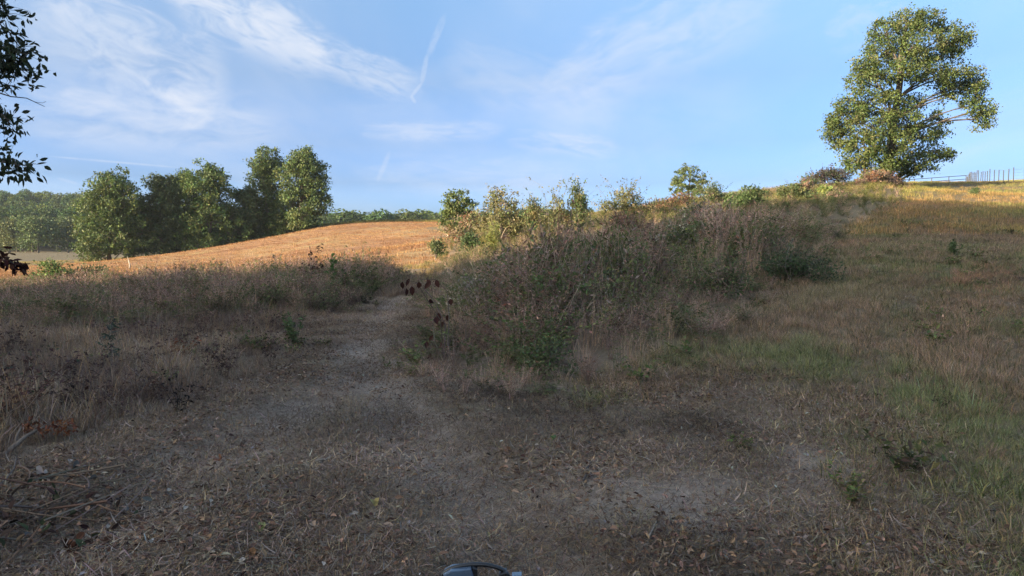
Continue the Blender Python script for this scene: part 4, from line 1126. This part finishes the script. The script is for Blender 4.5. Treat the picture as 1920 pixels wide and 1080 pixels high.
# arching stem with large withered leaves beside the track
b = at(832, 690, 10.0); b[2] = hg(b[0], b[1])
e = empty('withered_plant', b, 'arching dead stems with large dark red withered leaves beside the track', 'dead plant')
gs, gl = G(), G()
def P10(px, py, dy=0.0): return at(px, py, 10.0 + dy)
for pts in ([b, P10(826, 600), P10(800, 560), P10(782, 530), P10(765, 526)], [b, P10(835, 610), P10(816, 566), P10(790, 535), P10(772, 530)], [b + (.05, 0, 0), P10(842, 590, .2), P10(838, 545, .2), P10(815, 524, .2), P10(790, 524, .2)],
            [b, P10(815, 640, -.1), P10(812, 610, -.1)], [b, P10(850, 620, .3), P10(862, 580, .3)]):
    add_tube(gs, pts, np.linspace(.008, .004, len(pts)), pick(STEM, 1)[0] * .7, 5)
sp = [(755, 528), (762, 540), (768, 522), (772, 536), (785, 528), (800, 524), (808, 527), (818, 524), (806, 560), (822, 586), (832, 602), (816, 595), (838, 590), (800, 640), (806, 660), (826, 640), (845, 560), (812, 628)]
pos = np.array([P10(a, c, R.normal(0, .1)) for a, c in sp])
add_leaves(gl, pos, np.array([0, 0, -1]) + R.normal(0, .35, (len(sp), 3)), np.array([0, -1, 0]) + R.normal(0, .6, (len(sp), 3)), R.uniform(.09, .14, len(sp)), R.uniform(.06, .085, len(sp)), pick([(.06, .025, .02), (.085, .035, .026)], len(sp)), True)
obj('stems', gs.mesh('stems', M_WOODY, b), e); obj('leaves', gl.mesh('leaves', M_DEAD, b), e)

# brush heap with grey logs in the hedge
b = at(350, 552, 24); b[2] = hg(b[0], b[1])
e = empty('brush_heap', b, 'bramble grown heap of brush with grey broken logs in the hedge', 'brush heap')
gs, gl = [], G()
for dx in (-1.6, -.9, -.2, .5, 1.2):
    plant(gs, gl, b + (dx, R.normal(0, .3), 0), nst=9, height=.95, spread=.7, nleaf=620, llen=.10, lpal=OLIVE + GREEN, spal=STEM, start=.15, arch=.35, br=4, rs=.006)
for g_s in gs: obj('stem', g_s.mesh('stem', M_WOODY, b), e)
obj('foliage', gl.mesh('foliage', M_LEAF, b), e)
for p0, p1, r in (((276, 526), (288, 508), .04), ((305, 516), (330, 511), .03), ((362, 524), (388, 516), .03), ((374, 510), (390, 527), .025), ((322, 522), (342, 508), .025)):
    a0, a1 = at(*p0, 23.4), at(*p1, 23.6)
    g = G(); add_tube(g, bez(a0, (a0 + a1) / 2 + R.normal(0, .04, 3), a1, 5), np.linspace(r, r * .6, 5), (1, 1, 1), 7)
    obj('log', g.mesh('log', M_BARK, b, True), e)

# pale dead snag in front of the leftmost field tree
b = at(243, 505, 62); b[2] = hg(b[0], b[1])
e = empty('dead_snag', b, 'thin pale dead tree stem standing before the leftmost field tree', 'dead tree')
g = G(); add_tube(g, [b - (0, 0, .2), b + (.03, 0, .35), b + (-.08, 0, .75)], [.07, .06, .05], (1, 1, 1), 7); obj('trunk', g.mesh('trunk', M_BARKPALE, b, True), e)
g = G(); add_tube(g, bez(b + (-.08, 0, .7), b + (-.1, 0, .9), b + (-.2, .1, 1.0), 6), np.linspace(.035, .015, 6), (1, 1, 1), 5); obj('limb', g.mesh('limb', M_BARKPALE, b, True), e)

# ================================================================== fences
M_STEEL = flat_mat('fence_steel', (.05, .05, .055), .6, .2)
M_WIRE = flat_mat('fence_wire', (.20, .20, .20), .5, .6)
def wire_fence(name, label, path, hgt, r, spacing, wires, rw):
    path = np.array(path, float)
    o = np.array([path[0, 0], path[0, 1], hg(*path[0])])
    e = empty(name, o, label, 'fence')
    seg = np.linalg.norm(np.diff(path, axis=0), axis=1); cum = np.concatenate([[0], np.cumsum(seg)])
    pts = []
    for s in np.arange(0, cum[-1] + .01, spacing):
        px_ = np.interp(s, cum, path[:, 0]); py_ = np.interp(s, cum, path[:, 1]); pts.append((px_, py_, hg(px_, py_)))
    tops = []
    for p in pts:
        p = np.array(p); hh = hgt * R.uniform(.9, 1.12); lean = R.normal(0, .04, 2)
        g = G(); top = p + (lean[0], lean[1], hh)
        add_tube(g, [p - (0, 0, .3), p + (top - p) * .5, top], r, (1, 1, 1), 5)
        obj('post', g.mesh('post', M_STEEL, o), e); tops.append((p, top))
    for w in wires:
        g = G(); line = []
        for i, (p, t) in enumerate(tops):
            q = p + np.array([0, 0, hgt * w]) ; line.append(q)
            if i < len(tops) - 1:
                p2 = tops[i + 1][0] + np.array([0, 0, hgt * w]); line.append((q + p2) / 2 - (0, 0, .02))
        add_tube(g, line, rw, (1, 1, 1), 3)
        obj('wire', g.mesh('wire', M_WIRE, o), e)
def XY(px, Y): return ((px - 960) / F * Y, Y)
wire_fence('wire_fence', 'steel post and wire fence along the crest at the right edge', [XY(1990, 76), XY(1900, 80), XY(1850, 90), XY(1824, 101), XY(1813, 112), XY(1808, 122)], 1.6, .05, 1.9, (.3, .5, .7, .92), .011)
wire_fence('field_fence', 'thin wire fence along the top of the red brown field', [XY(610, 121), XY(720, 122), XY(850, 122)], 1.1, .04, 3.2, (.5, .9), .012)
# pipe rail fence left of the wire fence
b = np.array([*XY(1698, 104), 0.0]); b[2] = hg(b[0], b[1])
e = empty('pipe_fence', b, 'low dark pipe rail fence between the oak and the wire fence', 'fence')
rail = [XY(1640, 104), XY(1710, 104), XY(1742, 104), XY(1774, 104), XY(1806, 104)]
for p in rail[1:]:
    z = hg(*p); g = G(); add_tube(g, [(p[0], p[1], z - .3), (p[0], p[1], z + 1.2)], .06, (1, 1, 1), 7); obj('post', g.mesh('post', M_STEEL, b), e)
for hz in (1.15, .65):
    g = G(); add_tube(g, [(p[0], p[1] - .05, hg(*p) + hz) for p in rail], .045, (1, 1, 1), 6); obj('rail', g.mesh('rail', M_STEEL, b), e)

# ================================================================== fallen branches, sticks and big leaves in the foreground
def stick(label, pts, r, col, name='stick', cat='stick', group=None, Y=None):
    P_ = []
    for p in pts:
        gx, gy = gxy(p[0], p[1]); P_.append(np.array([gx, gy, hg(gx, gy) + r + .012 + (p[2] if len(p) > 2 else 0)]))
    b = P_[0].copy(); b[2] = hg(b[0], b[1])
    g = G(); t = np.array(P_)
    f = np.linspace(0, len(t) - 1, len(t) * 3); q = np.stack([np.interp(f, np.arange(len(t)), t[:, i]) for i in range(3)], 1) + R.normal(0, r * .3, (len(f), 3))
    add_tube(g, q, np.linspace(r, r * .5, len(q)), (1, 1, 1), 6)
    o = obj(name, g.mesh(name, col, b, True), None, b)
    return tag(o, label, cat, group)
M_STICKD = bark_mat('stick_dark', (.05, .035, .026), (.12, .085, .06), 20)
M_STICKP = bark_mat('stick_pale', (.20, .16, .12), (.38, .32, .25), 20)
GS = 'sticks lying on the mown ground'
stick('pale curved stick lying just above the black handle', [(858, 1022), (866, 1000), (852, 975), (836, 965)], .008, M_STICKP, group=GS)
stick('long dark stick lying at the lower left, upper one of two', [(0, 910), (80, 905), (150, 898)], .006, M_STICKD, group=GS)
stick('long dark stick lying at the lower left, lower one of two', [(70, 925), (130, 903), (200, 897)], .006, M_STICKD, group=GS)
stick('grey forked stick on the ground left of the bare track', [(122, 952), (135, 940), (152, 930)], .009, M_STICKP, group=GS)
stick('pale straight stalk lying before the left track', [(232, 962), (252, 985), (270, 1005)], .006, M_STICKP, group=GS)
stick('grey stick lying left of the middle track', [(590, 884), (625, 870), (655, 858)], .010, M_STICKP, group=GS)
stick('dark stick lying below the thicket edge', [(1095, 835), (1130, 822), (1172, 816)], .010, M_STICKD, group=GS)
stick('thin pale stem lying at the lower right of bare soil', [(1215, 1028), (1230, 990), (1238, 955)], .006, M_STICKP, group=GS)
stick('short knobbed stick end beside the pale soil patch', [(1092, 925), (1100, 900), (1108, 884)], .012, M_STICKD, group=GS)

# fallen branch with rust leaves at the left edge
b = at(-30, 905, 5.4); b[2] = hg(b[0], b[1])
e = empty('fallen_branch', b, 'broken leaning branch with rust coloured leaf sprays at the left edge', 'branch')
g = G()
add_tube(g, [b - (.1, 0, .02), at(10, 850, 5.6), at(48, 818, 5.8), at(82, 800, 5.9)], [.024, .02, .015, .008], (1, 1, 1), 7)
add_tube(g, [at(26, 838, 5.7), at(32, 815, 5.75), at(40, 800, 5.8)], [.012, .009, .005], (1, 1, 1), 5)
add_tube(g, [at(60, 812, 5.85), at(70, 798, 5.9), at(100, 795, 5.95), at(140, 805, 6)], [.008, .006, .005, .003], (1, 1, 1), 5)
obj('limb', g.mesh('limb', M_BARKMID, b, True), e)
g = G(); n = 150
q = np.array([at(R.choice([50, 62, 78, 100, 118, 138]) + R.normal(0, 7), R.choice([795, 800, 806]) + R.normal(0, 5), 5.95 + R.normal(0, .08)) for _ in range(n)])
add_leaves(g, q, R.standard_normal((n, 3)) + (0.4, 0, -.3), R.standard_normal((n, 3)) + (0, 0, .6), R.uniform(.03, .06, n), R.uniform(.015, .03, n), pick([(.25, .095, .045), (.19, .075, .04), (.13, .055, .035)], n), True)
obj('leaves', g.mesh('leaves', M_DEAD, b), e)
# brush at the lower left corner
b = np.array([*gxy(40, 990), 0.0]); b[2] = hg(b[0], b[1])
e = empty('twig_pile', b, 'dark pile of twigs and withered leaves in the lower left corner', 'twig pile')
g = G()
for i in range(70):
    a = R.uniform(0, 6.28); c = b + np.array([R.normal(-.15, .35), R.normal(0, .35), R.uniform(.01, .16)]); L = R.uniform(.12, .45)
    d = np.array([math.cos(a), math.sin(a), R.normal(0, .25)]) * L
    add_tube(g, bez(c - d, c + R.normal(0, .04, 3), c + d, 5), np.linspace(.006, .002, 5) * R.uniform(.6, 1.5), pick(STEM + BROWN, 1)[0] * .7, 4)
obj('twigs', g.mesh('twigs', M_WOODY, b), e)
g = G(); n = 170
q = b + np.stack([R.normal(-.1, .4, n), R.normal(0, .35, n), R.uniform(.01, .14, n)], 1)
add_leaves(g, q, R.standard_normal((n, 3)), R.standard_normal((n, 3)) + (0, 0, .8), R.uniform(.04, .085, n), R.uniform(.02, .045, n), pick([(.05, .06, .03), (.08, .05, .04), (.06, .035, .028), (.10, .10, .09)], n), True)
obj('leaves', g.mesh('leaves', M_DEAD, b), e)
b = np.array([*gxy(165, 1030), 0.0]); b[2] = hg(b[0], b[1])
e = empty('withered_sprig', b, 'withered sprig with curled dark red leaves near the bottom left', 'dead plant')
g = G(); add_tube(g, bez(b - (.14, 0, -.02), b + (0, 0, .09), b + (.15, .02, .03), 6), np.linspace(.005, .002, 6), (.09, .06, .045), 4); obj('stem', g.mesh('stem', M_WOODY, b), e)
g = G(); n = 26
q = b + np.stack([R.uniform(-.14, .15, n), R.normal(0, .04, n), R.uniform(.03, .10, n)], 1)
add_leaves(g, q, R.standard_normal((n, 3)) + (0, 0, -.8), R.standard_normal((n, 3)) + (0, -.8, 0), R.uniform(.05, .085, n), R.uniform(.03, .05, n), pick([(.09, .04, .028), (.06, .032, .024), (.14, .065, .04)], n), True)
obj('leaves', g.mesh('leaves', M_DEAD, b), e)

def big_leaf(label, px, py, size, col, tilt=.5):
    gx, gy = gxy(px, py); b = np.array([gx, gy, hg(gx, gy) + .035])
    g = G(); k = 9
    # lobed leaf outline around a raised midrib
    t = np.linspace(0, 2 * math.pi, 15)[:-1]
    rr = size * .5 * (.72 + .22 * np.cos(3 * t + R.uniform(0, 6)) + R.uniform(-.06, .06, len(t)))
    V = np.stack([rr * np.cos(t), rr * np.sin(t) * .8, .018 * np.sin(2 * t + R.uniform(0, 6)) + np.abs(np.sin(t)) * size * .22], 1)
    V = np.concatenate([V, [[0, 0, 0]]])
    T = [(i, (i + 1) % 14, 14) for i in range(14)]
    g.add(V, T, pick([col], len(V), .1))
    add_tube(g, [(-size * .5, 0, .005), (-size * .75, .01, .015)], .0022, np.array(col) * .7, 3)
    o = obj('fallen_leaf', g.mesh('fallen_leaf', M_DEAD), None, b)
    o.rotation_euler = (tilt * R.uniform(.4, 1.2) + .35, R.normal(0, .25), R.uniform(0, 6.28))
    tag(o, label, 'leaf', 'large fallen leaves')
big_leaf('large tan curled leaf below the right end of the thicket', 1327, 752, .15, (.25, .175, .10), .9)
big_leaf('small tan upright leaf at the front of the thicket', 1132, 746, .10, (.40, .31, .18), .9)
big_leaf('yellowish leaf lying in dark litter at centre left', 702, 966, .075, (.34, .27, .11))
big_leaf('orange brown leaf lying among straw in the middle', 952, 856, .085, (.30, .15, .08))
big_leaf('red brown leaf in the litter left of the track', 412, 866, .09, (.22, .09, .05))
big_leaf('orange tan leaf at the bottom edge on the left', 472, 1062, .085, (.34, .19, .10))
big_leaf('pale orange leaf at the bottom right of centre', 1186, 1068, .06, (.36, .21, .12))
big_leaf('pale grey leaf lying below the dark sticks', 78, 908, .11, (.36, .31, .28))
big_leaf('whitish leaf at the bottom left beside the dark sprig', 200, 1048, .085, (.50, .48, .45))
big_leaf('white leaf near the bottom beside the whitish leaf', 276, 1045, .08, (.52, .52, .50))
big_leaf('broad pale green leaf in the litter at lower left', 492, 1010, .10, (.24, .27, .13))
big_leaf('green leaf lying among straw before the thicket', 1035, 838, .07, (.08, .15, .06))
big_leaf('tan upright disc shaped leaf on the bramble at thicket edge', 1446, 486, .14, (.40, .20, .11), 1.0)

# ================================================================== tool at the bottom edge
M_BLACK = flat_mat('black_plastic', (.012, .012, .014), .35, 0, .2)
M_BLUE = flat_mat('blue_plastic', (.07, .11, .17), .22, 0, .5)
YT = 3.32
b = at(905, 1110, YT); b[2] = hg(b[0], b[1])
e = empty('hand_tool', b, 'black handled tool with blue grey casing at the bottom edge', 'tool')
def extrude(poly, y0, y1, bev=.006):
    poly = np.array(poly); n = len(poly); c = poly.mean(0)
    ins = c + (poly - c) * .94
    rings = [(ins, y0), (poly, y0 + bev), (poly, y1 - bev), (ins, y1)]
    V = np.concatenate([np.stack([p[:, 0], np.full(n, y), p[:, 1]], 1) for p, y in rings]); T = []
    for k in range(3):
        for i in range(n):
            j = (i + 1) % n; T += [(k * n + i, k * n + j, k * n + n + j), (k * n + i, k * n + n + j, k * n + n + i)]
    for i in range(1, n - 1): T += [(0, i + 1, i), (3 * n, 3 * n + i, 3 * n + i + 1)]
    return V, T
def tp(px, py):
    p = at(px, py, YT); return (p[0] - b[0], p[2] - b[2])
lowz = 0.0
V, T = extrude([tp(838, 1120), tp(832, 1074), tp(846, 1066), tp(884, 1062), tp(891, 1085), tp(892, 1120)], -.03, .05)
g = G(); g.add(V, T, (1, 1, 1)); obj('casing', g.mesh('casing', M_BLUE), e)
path = [np.array([tp(*p)[0], .01, tp(*p)[1]]) for p in ((826, 1112), (828, 1078), (848, 1066), (880, 1060), (910, 1060), (935, 1066), (952, 1076), (958, 1112))]
f = np.linspace(0, 7, 36); q = np.stack([np.interp(f, np.arange(8), np.array(path)[:, i]) for i in range(3)], 1)
for _ in range(3): q[1:-1] = (q[:-2] + 2 * q[1:-1] + q[2:]) / 4
g = G(); add_tube(g, q, .0105, (1, 1, 1), 10); obj('handle', g.mesh('handle', M_BLACK, (0, 0, 0), True), e)
V, T = extrude([tp(886, 1120), tp(886, 1060), tp(895, 1064), tp(897, 1120)], -.02, .04)
g = G(); g.add(V, T, (1, 1, 1)); obj('brace', g.mesh('brace', M_BLACK), e)
V, T = extrude([tp(928, 1120), tp(936, 1074), tp(950, 1070), tp(958, 1120)], -.02, .04)
g = G(); g.add(V, T, (1, 1, 1)); obj('rear_brace', g.mesh('rear_brace', M_BLACK), e)
V, T = extrude([tp(960, 1120), tp(960, 1077), tp(978, 1076), tp(980, 1120)], -.02, .03)
g = G(); g.add(V, T, (1, 1, 1)); obj('trigger_block', g.mesh('trigger_block', M_BLUE), e)
V, T = extrude([tp(822, 1160), tp(826, 1106), tp(985, 1106), tp(988, 1160)], -.05, .07)
V[:, 2] = np.where(V[:, 2] < tp(900, 1140)[1], -.01, V[:, 2])
g = G(); g.add(V, T, (1, 1, 1)); obj('base', g.mesh('base', M_BLACK), e)

# ================================================================== haze of the far air
hz = bpy.data.materials.new('haze'); hz.use_nodes = True
t = hz.node_tree; t.nodes.clear()
pvn = t.nodes.new('ShaderNodeVolumePrincipled'); pvn.inputs['Color'].default_value = (.80, .88, 1.0, 1); pvn.inputs['Density'].default_value = .00014
pvn.inputs['Anisotropy'].default_value = 0.2
oo = t.nodes.new('ShaderNodeOutputMaterial'); t.links.new(pvn.outputs[0], oo.inputs['Volume'])
x0, x1, y0, y1, z0, z1 = -1600, 1600, -760, 2000, -6, 46
V = [(x0, y0, z0), (x1, y0, z0), (x1, y1, z0), (x0, y1, z0), (x0, y0, z1), (x1, y0, z1), (x1, y1, z1), (x0, y1, z1)]
me = bpy.data.meshes.new('haze'); me.from_pydata(V, [], [(0, 3, 2, 1), (4, 5, 6, 7), (0, 1, 5, 4), (1, 2, 6, 5), (2, 3, 7, 6), (3, 0, 4, 7)]); me.materials.append(hz)
tag(obj('haze', me), 'thin pale blue haze in the far air', 'haze', kind='stuff')
